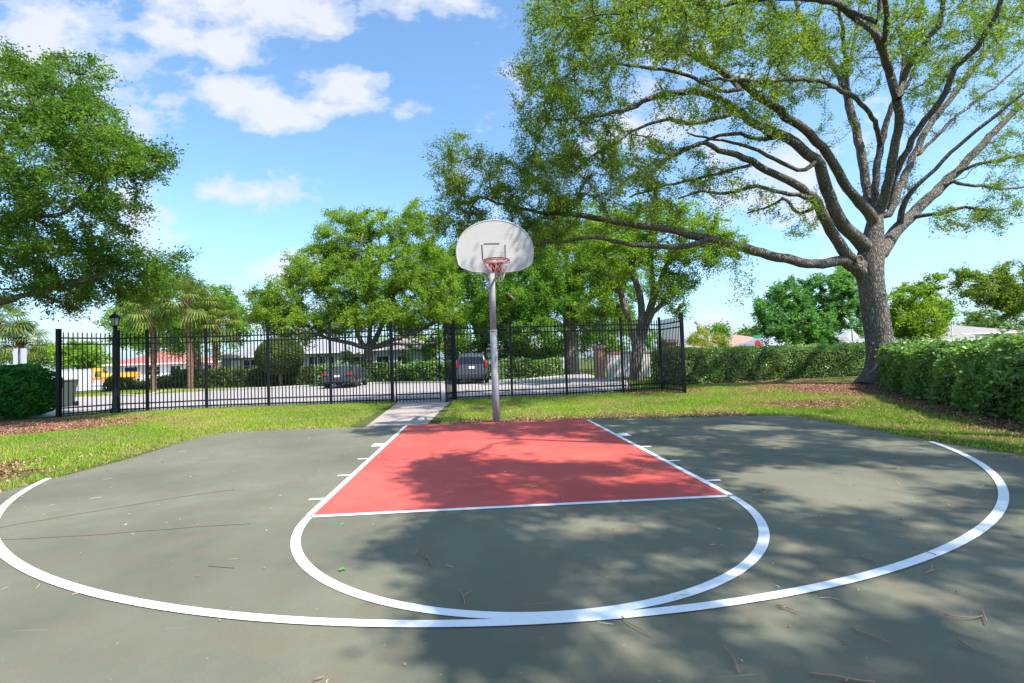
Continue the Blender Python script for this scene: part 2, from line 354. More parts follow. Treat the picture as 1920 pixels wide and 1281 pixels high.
# ------------------------------------------------------------------ trees
def resample(P, step):
    P = np.asarray(P, float); d = np.linalg.norm(np.diff(P[:, :3], axis=0), axis=1); s = np.concatenate([[0], np.cumsum(d)])
    n = max(2, int(s[-1]/step)+1); q = np.linspace(0, s[-1], n)
    # Catmull-Rom through the given points
    out = []
    for t in q:
        i = min(np.searchsorted(s, t, 'right')-1, len(P)-2); i = max(i, 0); u = (t-s[i])/max(d[i], 1e-6)
        p0, p1, p2, p3 = P[max(i-1, 0)], P[i], P[i+1], P[min(i+2, len(P)-1)]
        out.append(.5*((2*p1)+(-p0+p2)*u+(2*p0-5*p1+4*p2-p3)*u*u+(-p0+3*p1-3*p2+p3)*u**3))
    return np.array(out)
def grow_tree(limbs, clusters, step=.35, tip=.007, expo=2.3, wig=.06, rmin=0.0):
    """limbs: list of (parent limb index or None, [(x,y,z,r), ...]); clusters: end points of the twigs -> paths and radii"""
    pos, par, rad = [], [], []
    start = {}
    for li, (pi, pts) in enumerate(limbs):
        q = resample(pts, step)
        if pi is None: prev = -1; q0 = 0
        else:
            arr = np.array(pos); ids = start[pi]; k = ids[np.linalg.norm(arr[ids]-q[0, :3], axis=1).argmin()]; prev = k; q0 = 1
        ids = []
        for j in range(q0, len(q)):
            w_ = 0 if j in (0, len(q)-1) or rad and q[j, 3] > .2 else wig*.5
            pos.append(q[j, :3]+rng.normal(size=3)*w_*.6); par.append(prev); rad.append(q[j, 3]); prev = len(pos)-1; ids.append(prev)
        start[li] = np.array(ids)
    n0 = len(pos); lid = np.full(n0, -1)
    for li in start: lid[start[li]] = li
    cap = n0+len(clusters)*14+10
    P = np.zeros((cap, 3)); D = np.zeros((cap, 3)); PA = np.full(cap, -1); P[:n0] = pos; PA[:n0] = par
    for i in range(n0): D[i] = P[i]-P[PA[i]] if PA[i] >= 0 else (0, 0, 1)
    D[:n0] /= np.linalg.norm(D[:n0], axis=1, keepdims=True)+1e-9
    n = n0; rr = np.array(rad); ok0 = np.ones(cap, bool); ok0[:n0] = rr < max(.16, rr.min()*3)
    # distance of every cluster to the skeleton
    d0 = np.array([np.linalg.norm(P[:n0]-c, axis=1).min() for c in clusters]); order = np.argsort(d0)
    ends = []
    for ci in order:
        c = clusters[ci]; v = c-P[:n]; dist = np.linalg.norm(v, axis=1)+1e-6; cs = (v*D[:n]).sum(1)/dist
        cost = dist*(1+.5*(1-cs)); cost[~ok0[:n]] += 3.0; k = int(cost.argmin()); L = dist[k]
        m_ = min(12, max(1, int(round(L/step)))); a = P[k]; ctrl = a+(D[k]*.6+v[k]/L*.4)*L*.45+np.array([0, 0, .04*L])
        prev = k
        for j in range(1, m_+1):
            u = j/m_; p = (1-u)**2*a+2*u*(1-u)*ctrl+u*u*c
            if j < m_: p = p+rng.normal(size=3)*wig*min(1, L)
            P[n] = p; PA[n] = prev; dd = p-P[prev]; D[n] = dd/(np.linalg.norm(dd)+1e-9); prev = n; n += 1
        ends.append(prev)
    P = P[:n]; PA = PA[:n]
    acc = np.zeros(n); kids = [[] for _ in range(n)]
    for i in range(n):
        if PA[i] >= 0: kids[PA[i]].append(i)
    rad_ = np.zeros(n)
    for i in range(n-1, -1, -1):
        r_ = max(tip, acc[i]**(1/expo)) if acc[i] > 0 else tip
        if i < n0: r_ = max(rr[i], min(r_, rr[i]*1.03))
        rad_[i] = r_
        if PA[i] >= 0: acc[PA[i]] += r_**expo
    # chains
    V, Fq, nv = [], [], 0
    stack = [i for i in range(n) if PA[i] < 0]; starts = [(-1, s_) for s_ in stack]
    while starts:
        p0, i = starts.pop(); ch = [] if p0 < 0 else [p0]; rc = [] if p0 < 0 else [min(rad_[p0], rad_[i]*1.15)]
        while True:
            ch.append(i); rc.append(rad_[i])
            if not kids[i]: break
            ks = sorted(kids[i], key=lambda q: -rad_[q]-(100 if i < n0 and q < n0 and lid[q] == lid[i] else 0))
            for q in ks[1:]: starts.append((i, q))
            i = ks[0]
        if len(ch) < 2: continue
        rc = np.array(rc)
        if rc.max() < rmin: continue
        k = 14 if rc[0] > .2 else 8 if rc[0] > .06 else 5 if rc[0] > .02 else 3
        v_, f_ = tube_np(P[ch], rc, k); V.append(v_); Fq.append(f_+nv); nv += len(v_)
    return np.concatenate(V), np.concatenate(Fq), P[ends], D[ends]
def blob_clusters(blobs, gap=.72):
    out = []
    for (x, y, rx, ry, n, Y0, Yr) in blobs:
        u = rand_unit(n); rad = rng.uniform(0.25, 1, (n, 1))**.45; u = u*rad
        k = 14.0/max(6, Y0-CY)
        for a in u:
            p = at(x+a[0]*rx, y+a[1]*ry, Y0+a[2]*Yr); q = p*k*2.1
            v = math.sin(q[0]+1.3*math.sin(q[2]*.6))*math.sin(q[1]*1.1+.5)*math.sin(q[2]*1.25+q[0]*.3)+.35*math.sin(q[0]*2.3+q[2]*1.9)
            if v < -.12 and rng.random() < gap: continue
            out.append(p)
    return np.array(out)
def make_tree(name, label, cat, limbs, clusters, leafm, barkm, per=80, cr=.42, ll=.075, lw=.03, group=None, step=.35, tip=.007,
              rmin=0.0, flat=.75, flare=0.0, spray=(.62, 1.25), kind_parts=('trunk', 'crown'), droop=.15, wig=.06, up=.5, expo=2.3):
    base = np.array(limbs[0][1][0][:3])
    t = thing(name, tuple(base), label, cat, group)
    V, Fq, ends, dirs = grow_tree(limbs, clusters, step, tip, expo, rmin=rmin, wig=wig)
    if flare:
        z = V[:, 2]-base[2]; r_ = np.linalg.norm((V-base)[:, :2], axis=1); near = (r_ < 2.2) & (z < 1.2)
        a = np.arctan2(V[:, 1]-base[1], V[:, 0]-base[0]); k = flare*np.exp(-np.maximum(z, 0)/.28)*(1+.45*np.sin(a*5+1)+.25*np.sin(a*3))
        V[near, :2] += ((V-base)[:, :2]*k[:, None])[near]
    tr = mesh_np(kind_parts[0], V-base, Fq, barkm, t, True)
    nE = len(ends); n_per = rng.integers(int(per*.55), int(per*1.45)+1, nE)
    C = np.repeat(ends, n_per, 0); rc = np.repeat(cr*rng.uniform(.6, 1.3, nE), n_per)
    dr = np.repeat(dirs, n_per, 0)+rand_unit(len(C))*.25; dr[:, 2] -= .15
    g = rand_unit(len(C))*(rng.uniform(0, 1, (len(C), 1))**.6)*rc[:, None]*spray[0]; g[:, 2] *= flat
    g = g+dr*(rng.uniform(-1, .75, len(C))*rc*spray[1])[:, None]
    lv, lf = leaf_quads(C+g, ll, lw, up, droop)
    mesh_np(kind_parts[1], lv-base, lf, leafm, t)
    return t, tr

def limb(Ys, pts, pxr=True):
    """pts: (px, py, radius in photo pixels); Ys: world y at first and last point -> [(x,y,z,r)]"""
    n = len(pts); out = []
    for i, (x, y, r_) in enumerate(pts):
        Y = Ys[0]+(Ys[1]-Ys[0])*(i/(n-1))**.9; p = at(x, y, Y); out.append((*p, r_*(Y-CY)/F/math.sqrt(1+((x-943)/F)**2)))
    return out

# hero oak
tb = gr(1640, 720)
tY = tb[1]
limbs = []
def add(parent, Ys, pts): limbs.append((parent, limb(Ys, pts))); return len(limbs)-1
T0 = add(None, (tY, tY), [(1640, 722, 31), (1646, 690, 27), (1650, 655, 28), (1646, 620, 29.5), (1640, 580, 28.5), (1634, 540, 27), (1630, 505, 29), (1634, 470, 27), (1638, 440, 22), (1642, 405, 15), (1645, 375, 10)])
l1 = add(T0, (tY, 10.4), [(1622, 520, 20), (1602, 500, 17), (1575, 489, 14), (1540, 494, 13), (1505, 494, 12.5), (1460, 483, 12), (1400, 468, 11.5), (1340, 450, 10), (1290, 440, 9), (1240, 427, 8), (1180, 420, 7), (1120, 408, 6.5), (1070, 402, 5.5), (1015, 398, 4), (950, 385, 3), (900, 370, 2)])
add(l1, (11.2, 10.0), [(1330, 448, 7), (1290, 460, 6.5), (1240, 462, 6), (1180, 458, 5), (1120, 445, 4.5), (1060, 452, 4), (1000, 458, 3.5), (950, 470, 2)])
l2 = add(T0, (tY, 9.5), [(1612, 505, 20), (1592, 482, 16), (1569, 450, 14), (1550, 418, 13), (1535, 385, 12), (1518, 365, 11), (1491, 347, 10), (1447, 322, 9), (1397, 297, 8), (1350, 282, 6.5), (1319, 269, 5), (1260, 290, 4), (1215, 335, 3)])
add(l2, (11.0, 10.5), [(1525, 375, 6), (1510, 369, 6), (1472, 363, 5.5), (1430, 352, 5), (1397, 353, 4.5), (1363, 363, 4), (1307, 360, 3), (1272, 372, 2)])
add(l2, (11.0, 13), [(1535, 385, 7), (1500, 400, 4), (1470, 372, 4), (1440, 390, 3), (1400, 400, 2)])
add(l2, (10.3, 12), [(1420, 310, 5), (1370, 320, 4), (1310, 335, 3.5), (1240, 350, 3), (1180, 370, 2)])
l3 = add(T0, (tY, 9.0), [(1628, 470, 22), (1605, 445, 18), (1580, 422, 17), (1562, 385, 15.5), (1546, 345, 15), (1538, 313, 14), (1510, 285, 13), (1460, 250, 12), (1410, 229, 10), (1376, 200, 9), (1319, 176, 8), (1272, 172, 7), (1226, 182, 6), (1179, 204, 5), (1147, 213, 4.5), (1091, 219, 3.5), (1040, 225, 2)])
add(l3, (9.9, 9.8), [(1385, 210, 6), (1340, 222, 5.5), (1290, 230, 5), (1240, 225, 4), (1190, 245, 3), (1150, 270, 3), (1100, 300, 2)])
add(l3, (9.5, 11.5), [(1470, 256, 7), (1430, 262, 5), (1380, 250, 5), (1330, 262, 4), (1280, 285, 3), (1220, 310, 2.5), (1170, 340, 2)])
add(l3, (11, 10), [(1530, 305, 7), (1500, 320, 5), (1455, 300, 5), (1400, 275, 4), (1340, 262, 3), (1290, 250, 2)])
l4 = add(T0, (tY, 8.3), [(1640, 420, 15), (1622, 390, 14), (1598, 364, 12.5), (1572, 325, 12), (1552, 290, 11.5), (1516, 250, 11), (1485, 226, 10.5), (1441, 191, 10), (1397, 162, 9.5), (1360, 138, 8), (1330, 120, 7), (1280, 95, 6), (1229, 76, 5), (1160, 60, 4), (1090, 70, 3)])
add(l4, (9.2, 8.2), [(1400, 165, 6), (1350, 170, 5), (1290, 140, 4), (1230, 130, 4), (1150, 120, 3), (1080, 130, 2)])
l6 = add(T0, (tY, 15.0), [(1640, 410, 13), (1630, 378, 12), (1622, 337, 11.5), (1613, 281, 11), (1599, 225, 10.5), (1588, 180, 10), (1574, 138, 9), (1549, 107, 8), (1515, 65, 7), (1501, 34, 6), (1492, 0, 5), (1480, -50, 4)])
add(l6, (13.5, 12), [(1590, 185, 6), (1587, 121, 5.5), (1580, 70, 5), (1577, 34, 4.5), (1560, -40, 4)])
add(l6, (13.5, 14), [(1588, 170, 5), (1591, 121, 5), (1602, 70, 4.5), (1613, 22, 4), (1620, -60, 3)])
l7 = add(T0, (tY, 12.5), [(1645, 400, 11), (1641, 351, 10), (1650, 281, 9), (1661, 239, 8), (1672, 197, 7), (1700, 160, 5), (1720, 120, 4)])
add(l7, (12, 7.5), [(1650, 262, 7), (1642, 235, 6.5), (1625, 205, 6), (1577, 169, 6), (1537, 152, 5.5), (1492, 149, 5), (1431, 155, 4.5), (1380, 149, 4), (1320, 150, 3)])
l8 = add(T0, (tY, 6.0), [(1646, 400, 14), (1662, 351, 13), (1676, 281, 12.5), (1686, 225, 12), (1678, 174, 11.5), (1664, 126, 11), (1655, 93, 10.5), (1639, 62, 10), (1622, 45, 9.5), (1594, 25, 9), (1563, 6, 8.5), (1500, -4, 8), (1420, -2, 7), (1340, 10, 6), (1260, 0, 5), (1180, 20, 3)])
add(l8, (8, 6.5), [(1656, 93, 8), (1664, 50, 8), (1661, 0, 7), (1655, -60, 5)])
add(l8, (7.6, 7.5), [(1640, 62, 6), (1647, 28, 6), (1652, -10, 5), (1660, -70, 4)])
l9 = add(l8, (9.5, 13), [(1684, 190, 9), (1691, 157, 8), (1695, 118, 7), (1692, 84, 5.5), (1688, 56, 5), (1698, 17, 4), (1710, -40, 3)])
add(l9, (10.2, 9), [(1688, 150, 9), (1712, 112, 9), (1734, 79, 8.5), (1757, 51, 8), (1768, 14, 7), (1778, -40, 5)])
l10 = add(T0, (tY, 8.5), [(1660, 400, 9), (1674, 345, 9), (1689, 304, 9), (1715, 253, 9), (1746, 211, 9), (1774, 174, 9), (1796, 121, 8.5), (1830, 90, 8.5), (1852, 56, 8), (1875, 8, 7), (1890, -50, 5)])
l11 = add(T0, (tY, 15.5), [(1664, 410, 10), (1690, 345, 10), (1712, 298, 9.5), (1740, 239, 9), (1774, 197, 9), (1819, 135, 8), (1852, 93, 7.5), (1886, 51, 7), (1903, 25, 6), (1940, -30, 4)])
add(l11, (13.5, 15), [(1716, 292, 6), (1731, 281, 5), (1779, 231, 5), (1821, 197, 4.5), (1869, 160, 4), (1920, 118, 3.5), (1980, 80, 2)])
l14 = add(T0, (tY, 14.5), [(1648, 480, 22), (1665, 455, 18), (1682, 430, 17), (1711, 403, 16), (1740, 373, 15), (1772, 342, 14), (1802, 314, 12), (1835, 278, 11), (1872, 239, 10), (1920, 191, 9), (1990, 130, 6)])
add(l14, (12.6, 10), [(1690, 405, 9), (1705, 362, 7), (1746, 323, 6), (1788, 281, 6), (1830, 247, 6), (1872, 211, 6), (1920, 174, 5), (1990, 120, 3)])
add(l14, (13, 11.5), [(1711, 403, 8), (1737, 404, 6), (1772, 399, 5.5), (1807, 389, 5), (1845, 395, 4), (1875, 394, 3)])
add(l14, (13, 15), [(1785, 335, 7), (1800, 345, 5), (1843, 350, 4.5), (1880, 355, 4), (1930, 350, 3)])
add(l14, (13.5, 12), [(1790, 325, 6), (1840, 305, 5), (1880, 298, 4), (1940, 285, 3)])
B = [(1040, 110, 70, 90, 70, 7, 3), (1060, 40, 80, 60, 60, 7, 3), (1130, 70, 80, 80, 80, 7, 3.5), (1220, 50, 90, 70, 80, 7, 3.5), (1310, 60, 90, 70, 80, 8, 3.5),
     (1400, 60, 90, 70, 80, 9, 4), (1480, 70, 70, 60, 46, 10, 4), (1250, -40, 260, 70, 120, 7, 4), (1100, 170, 90, 70, 70, 7.5, 3), (1010, 190, 55, 70, 40, 7.5, 2),
     (1020, 270, 60, 60, 60, 8, 2.5), (1110, 270, 80, 60, 66, 8.5, 3), (1200, 300, 80, 50, 52, 9, 3), (1060, 340, 90, 60, 90, 8.5, 3), (960, 340, 60, 50, 36, 10.2, 1.5),
     (1180, 370, 80, 40, 44, 9, 2.5), (1280, 320, 80, 50, 40, 10, 3), (1350, 350, 70, 40, 24, 10.5, 2.5), (880, 330, 70, 55, 40, 10.6, 1.5), (850, 290, 60, 40, 24, 10.6, 1.3),
     (850, 395, 60, 50, 36, 10.6, 1.5), (930, 420, 70, 40, 40, 10.4, 1.3), (1030, 420, 60, 40, 36, 10, 1.6), (1010, 470, 50, 25, 16, 10, 1), (1120, 420, 60, 30, 14, 9.6, 1.5), (1240, 400, 60, 22, 8, 10, 1),
     (1290, 190, 90, 50, 38, 9, 3), (1400, 180, 90, 50, 36, 10, 3.5), (1480, 180, 70, 50, 24, 12, 3), (1480, 110, 70, 50, 34, 9, 4), (1560, 60, 70, 70, 36, 11, 4),
     (1620, 130, 60, 70, 24, 12, 4), (1730, 150, 60, 60, 34, 14, 3), (1760, 90, 70, 60, 40, 12, 4), (1690, 40, 70, 60, 36, 10, 4), (1800, 20, 90, 60, 54, 11, 4),
     (1890, 60, 60, 70, 40, 11, 4), (1640, -50, 250, 60, 110, 9, 4), (1870, 0, 90, 60, 40, 12, 4), (1740, 220, 60, 50, 18, 15, 2), (1690, 330, 40, 50, 22, 14, 1.5),
     (1560, 250, 50, 50, 10, 14, 2), (1480, 420, 50, 30, 6, 11, 1), (1520, 400, 30, 45, 16, 11.5, 1.2), (1440, 380, 50, 30, 10, 11, 1.5), (1640, 320, 50, 50, 10, 14, 1.5),
     (1880, 290, 60, 50, 34, 13, 2), (1790, 410, 70, 25, 26, 12, 1.6), (1870, 400, 60, 35, 28, 12.5, 2), (1900, 350, 50, 40, 20, 14, 2), (1910, 220, 40, 50, 14, 13, 3), (1840, 150, 40, 40, 8, 14, 2),
     (1380, 500, 20, 25, 5, 9.5, .5), (1395, 545, 22, 28, 6, 9.5, .5), (1360, 465, 30, 20, 5, 9.5, .6), (1420, 240, 60, 40, 14, 10, 3), (960, 130, 22, 20, 3, 7, 1), (900, 330, 80, 60, 34, 10.8, 1.5), (870, 420, 70, 45, 30, 10.8, 1.4), (1000, 380, 80, 60, 44, 10.4, 2), (1090, 350, 80, 50, 34, 9.5, 2),
     (1760, 120, 90, 80, 44, 13, 4), (1860, 170, 70, 60, 26, 14, 3), (1700, 60, 90, 60, 30, 11, 4), (1880, 60, 70, 60, 26, 12, 4), (1600, 90, 80, 60, 24, 13, 3), (1500, 150, 80, 50, 20, 12, 3)]
B = [(x, y, rx, ry, int(n*1.75), Y+(1.8 if x < 1150 and Y < 10 else 0), Yr) for x, y, rx, ry, n, Y, Yr in B]
limbs = [limbs[0]]+[(p_, [(a, b, c, d*.86) for a, b, c, d in q]) for p_, q in limbs[1:]]
oak, oak_tr = make_tree('oak_tree', 'huge spreading oak with thick furrowed trunk leaning over the clipped hedge right of the court', 'tree', limbs, blob_clusters(B), L_OAK, BARK,
                        per=84, cr=.33, ll=.078, lw=.031, flare=.42, step=.3, tip=.0062, droop=.3, expo=2.15)
kp = at(1611, 487, tY-.52)-np.array(oak.location)
kn = MB(); a = np.linspace(0, 2*np.pi, 17)
kn.tube([(kp[0]+.11*math.cos(q), kp[1]-.02, kp[2]+.13*math.sin(q)) for q in a], .028, 6, False); kn.raw([(kp[0]+.1*math.cos(q), kp[1]-.01, kp[2]+.12*math.sin(q)) for q in a[:-1]], [list(range(16))])
kn.build('branch_scar', plain('scar_wood', (.3, .2, .14), .9, .4, 12), oak, True)

# oak whose trunk stands beyond the left edge of the court
limbs = []
T0 = add(None, (9.5, 9.5), [(-120, 800, 26), (-118, 700, 22), (-110, 620, 20), (-100, 560, 17), (-90, 500, 12)])
a1 = add(T0, (9.5, 8.5), [(-105, 600, 14), (-50, 585, 12), (0, 568, 10), (40, 555, 7), (110, 540, 5), (180, 520, 3)])
a2 = add(T0, (9.5, 8.0), [(-100, 560, 12), (-50, 470, 9), (10, 412, 6.5), (60, 405, 6), (110, 402, 5), (143, 380, 4), (180, 340, 3), (230, 300, 2)])
add(T0, (9.5, 9.5), [(-95, 520, 12), (-60, 400, 9), (-20, 300, 7), (40, 220, 5), (90, 160, 3)])
add(T0, (9.5, 11), [(-95, 520, 12), (-30, 480, 8), (60, 470, 6), (150, 470, 4), (230, 490, 3), (300, 500, 2)])
B = [(40, 180, 110, 70, 90, 9, 3), (120, 150, 90, 50, 60, 9, 2.5), (150, 230, 90, 60, 80, 8.5, 2.5), (60, 280, 110, 70, 100, 8.5, 3), (200, 290, 70, 50, 60, 8.5, 2),
     (275, 305, 55, 30, 34, 8.2, 1.5), (-20, 380, 120, 90, 90, 9.5, 3), (110, 350, 90, 60, 70, 8.5, 2.5), (210, 380, 70, 40, 34, 8.5, 1.5), (180, 440, 80, 30, 30, 9, 1.5), (40, 450, 100, 50, 80, 9.5, 2.5),
     (130, 500, 110, 40, 80, 10, 2.2), (240, 500, 80, 40, 70, 10.5, 1.6), (300, 520, 46, 26, 24, 10.5, 1), (20, 530, 110, 35, 56, 9.5, 2), (150, 550, 90, 22, 40, 10, 1.6), (260, 545, 60, 24, 36, 10.5, 1.2), (0, 110, 60, 30, 20, 9, 2),
     (-120, 250, 130, 120, 110, 10, 4), (320, 490, 40, 18, 8, 10.5, .8), (110, 578, 50, 8, 8, 10, .8), (-140, 450, 100, 80, 70, 10, 4)]
B = [(x, y, rx, ry, int(n*1.5), Y, Yr) for x, y, rx, ry, n, Y, Yr in B]
make_tree('oak_tree', 'leafy oak crown reaching in from the left edge above the round dark bush', 'tree', limbs, blob_clusters(B), L_LEFT, BARK, per=96, cr=.36, ll=.085, lw=.038, step=.35, droop=.25)

# oak beyond the right side of the court; it shades the slab
SHADE = [(640, 797), (1000, 790), (1480, 775), (1990, 850), (2000, 1400), (960, 1400), (1010, 1281), (900, 1230), (845, 1210), (870, 1185), (850, 1130), (835, 1100), (880, 1060), (745, 1040), (735, 1025), (800, 1000), (790, 975),
         (815, 960), (810, 925), (790, 905), (760, 880), (775, 868), (860, 850), (880, 842), (870, 828), (760, 812), (690, 818), (660, 806)]
LIT = [(1000, 838, 130, 16), (870, 830, 60, 18), (1150, 848, 90, 12), (1080, 862, 90, 8), (1620, 900, 250, 25), (1400, 895, 60, 12), (1250, 848, 35, 8), (1460, 832, 50, 8), (1650, 835, 60, 9), (1560, 815, 30, 4), (1400, 802, 60, 4), (1130, 990, 120, 17), (1040, 1000, 60, 14),
       (1640, 945, 180, 14), (1260, 1045, 45, 11), (1420, 1080, 50, 18), (1660, 1120, 110, 26), (1060, 1110, 70, 16), (1150, 1085, 60, 12), (960, 1010, 40, 8), (1100, 1215, 170, 30), (980, 1250, 90, 30), (1880, 1000, 70, 22),
       (1840, 1180, 60, 18), (1560, 1160, 70, 14), (950, 895, 50, 6), (1010, 925, 60, 7), (1230, 895, 60, 7), (1180, 905, 50, 5), (1310, 1235, 120, 26), (1450, 1020, 60, 12), (1780, 1040, 60, 14), (930, 1045, 25, 8), (880, 975, 30, 6), (1580, 1250, 80, 14)]
SH = np.array(SHADE, float)
def inpoly(x, y, Pg):
    n = len(Pg); c = False; j = n-1
    for i in range(n):
        if (Pg[i][1] > y) != (Pg[j][1] > y) and x < (Pg[j][0]-Pg[i][0])*(y-Pg[i][1])/(Pg[j][1]-Pg[i][1])+Pg[i][0]: c = not c
        j = i
    return c
sl = SUN/SUN[2]
cl_ = []
tries = 0
while len(cl_) < 2100 and tries < 90000:
    tries += 1
    gx, gy = rng.uniform(-3.0, 8.5), rng.uniform(-5.2, 6.2)
    p = np.array([gx, gy, 0.0]); f = (p-CAMP)@AF
    if f > .4:
        X, Y = topx(p)
        if not inpoly(X, Y, SHADE): continue
        if any(((X-a_)/(rx+8))**2+((Y-b_)/(ry+3))**2 < 1.15 for a_, b_, rx, ry in LIT): continue
    elif gx < 0: continue
    h = rng.uniform(7.6, 10.4); c_ = p+sl*h; k_ = (4.84-c_[1])/.47; bz, bx_ = c_[2]-k_, c_[0]-.56*k_
    if 2.7 < bz < 4.0 and -1.0 < bx_ < .28: continue
    cl_.append(c_)
cl_ = np.array(cl_)
for (ex, ey, erx, ery, en) in ((880, 1075, 100, 105, 170), (860, 905, 80, 40, 60), (1010, 885, 110, 14, 40), (800, 1035, 60, 20, 30), (940, 1200, 70, 50, 40), (1150, 930, 150, 20, 40)):
    for _ in range(en):
        a_, b_ = rng.uniform(0, 6.283), math.sqrt(rng.random()); X, Y = ex+erx*b_*math.cos(a_), ey+ery*b_*math.sin(a_)
        if inpoly(X, Y, SHADE) and not any(((X-q[0])/q[2])**2+((Y-q[1])/q[3])**2 < 1 for q in LIT): cl_ = np.concatenate([cl_, [gr(X, Y)+sl*rng.uniform(7.6, 9.6)]])
bs_ = []
for _ in range(15):
    q = np.array([rng.uniform(.55, .95), 4.84, rng.uniform(3.1, 4.0)]); bs_.append(q+sl*rng.uniform(4.6, 7.0))
cl_ = np.concatenate([cl_, bs_])
extra = rng.normal(size=(160, 3))*[3.0, 2.5, 1.0]+[12.5, -5, 11.5]
cl_ = np.concatenate([cl_, extra])
base = np.array([14.5, -4.5, 0.0])
def l3d(*p): return [tuple(q) for q in p]
sl_limbs = [(None, l3d((14.5, -4.5, -.05, .45), (14.4, -4.5, 1.5, .36), (14.2, -4.4, 3.4, .33), (14, -4.3, 4.6, .3))),
            (0, l3d((14.1, -4.4, 4.0, .24), (12.4, -4.0, 6.0, .2), (10.6, -3.4, 7.4, .15), (8.6, -2.4, 8.6, .1), (6.6, -1.4, 9.4, .06), (5.2, -.8, 9.8, .03))),
            (0, l3d((14.0, -4.3, 4.5, .22), (13.0, -3.2, 6.4, .18), (11.6, -1.8, 8.0, .13), (9.8, -.4, 9.3, .09), (7.8, .8, 10, .05))),
            (0, l3d((14.0, -4.3, 4.5, .22), (13.0, -5.4, 6.5, .17), (11.4, -6.2, 8.4, .12), (9.2, -6.4, 9.6, .08), (7.0, -6.0, 10.3, .04))),
            (0, l3d((14.0, -4.3, 4.6, .2), (14.6, -5.2, 7.5, .15), (15.0, -6.2, 10, .1), (15.2, -7, 12, .05)))]
make_tree('oak_tree', 'oak standing beyond the right edge of the view whose branches shade the court', 'tree', sl_limbs, cl_, L_OAK, BARK, per=36, cr=.34, ll=.11, lw=.055, flare=.4, step=.35, tip=.006)

# middle distance trees beyond the road
limbs = []
T0 = add(None, (33, 33), [(690, 715, 12), (689, 690, 9.5), (690, 668, 9.5), (691, 652, 8)])
for Y, pts in ((29, [(689, 660, 6), (676, 640, 5), (668, 610, 4.5), (664, 560, 3.5), (668, 500, 2.5), (680, 440, 1.5)]), (33, [(692, 655, 6), (705, 635, 5), (718, 605, 4), (735, 570, 3), (750, 500, 2)]),
               (28, [(688, 655, 5), (660, 645, 4), (620, 635, 3.5), (570, 620, 2.5), (520, 600, 1.5)]), (32, [(694, 655, 5), (730, 640, 4), (780, 622, 3.5), (820, 600, 2.5), (850, 560, 1.5)]),
               (34, [(691, 650, 5), (695, 600, 4), (700, 540, 3), (715, 470, 2)]), (30, [(690, 655, 5), (740, 645, 3), (800, 645, 2.5), (830, 640, 1.5)])):
    add(T0, (33, Y+2), pts)
B = [(q[0], q[1], q[2], q[3], q[4], q[5]+2.5, q[6]) for q in [(500, 590, 38, 34, 34, 29, 2.5), (535, 560, 45, 40, 50, 30, 3), (560, 610, 60, 34, 56, 29, 3), (590, 500, 60, 45, 70, 31, 4), (640, 440, 50, 45, 50, 31, 3), (700, 420, 55, 35, 40, 31, 3.5), (650, 530, 70, 60, 110, 30, 4),
     (720, 500, 70, 55, 90, 30, 4), (770, 560, 65, 50, 90, 31, 4), (700, 590, 80, 30, 60, 29, 3.5), (640, 600, 50, 28, 34, 29, 3), (780, 450, 50, 50, 50, 32, 3.5), (775, 400, 20, 26, 12, 32, 2), (820, 510, 45, 55, 60, 32, 3.5), (840, 590, 40, 34, 44, 31, 3), (480, 560, 22, 14, 8, 29, 1.2)]]
make_tree('oak_tree', 'bright green round headed oak behind the silver sedan, its pale trunk forking low', 'tree', limbs, blob_clusters([(a, b, c, d, int(n*2.1), e, f) for a, b, c, d, n, e, f in B], .4), L_OAK2, BARK2, per=135, cr=.62, ll=.16, lw=.075, step=.7, tip=.016, rmin=.018)

limbs = []
T0 = add(None, (33.5, 33.5), [(1073, 704, 16), (1071, 680, 13.5), (1070, 640, 13), (1070, 615, 11)])
for Y, pts in ((31, [(1069, 630, 9), (1050, 612, 8), (1020, 598, 7), (995, 585, 6), (960, 560, 4), (930, 530, 2.5)]), (33, [(1070, 618, 8), (1063, 585, 7), (1066, 540, 6), (1060, 480, 4), (1050, 420, 2.5)]),
               (35, [(1074, 618, 8), (1082, 580, 7), (1080, 530, 6), (1090, 470, 4), (1110, 420, 2.5)]), (31, [(1075, 615, 6), (1095, 592, 5), (1130, 578, 4), (1170, 570, 3)]), (36, [(1072, 615, 6), (1100, 560, 4), (1130, 520, 3), (1160, 480, 2)])):
    add(T0, (33.5, Y), pts)
B = [(980, 540, 80, 60, 110, 32, 4), (1050, 480, 80, 60, 110, 33, 4), (1120, 500, 70, 60, 90, 34, 4), (1000, 620, 60, 30, 50, 31, 3), (1130, 590, 60, 40, 50, 33, 3), (1080, 420, 80, 50, 70, 33, 4), (930, 590, 50, 50, 60, 33, 3),
     (1040, 570, 60, 36, 44, 32, 3), (1160, 440, 60, 50, 50, 34, 4), (1190, 520, 50, 50, 44, 35, 3)]
make_tree('oak_tree', 'broad oak with heavy reddish brown trunk behind the fence right of the hoop', 'tree', limbs, blob_clusters([(a, b, c, d, int(n*1.9), e, f) for a, b, c, d, n, e, f in B], .4), L_DARK, BARK2, per=130, cr=.65, ll=.17, lw=.08, step=.7, tip=.016, rmin=.018)

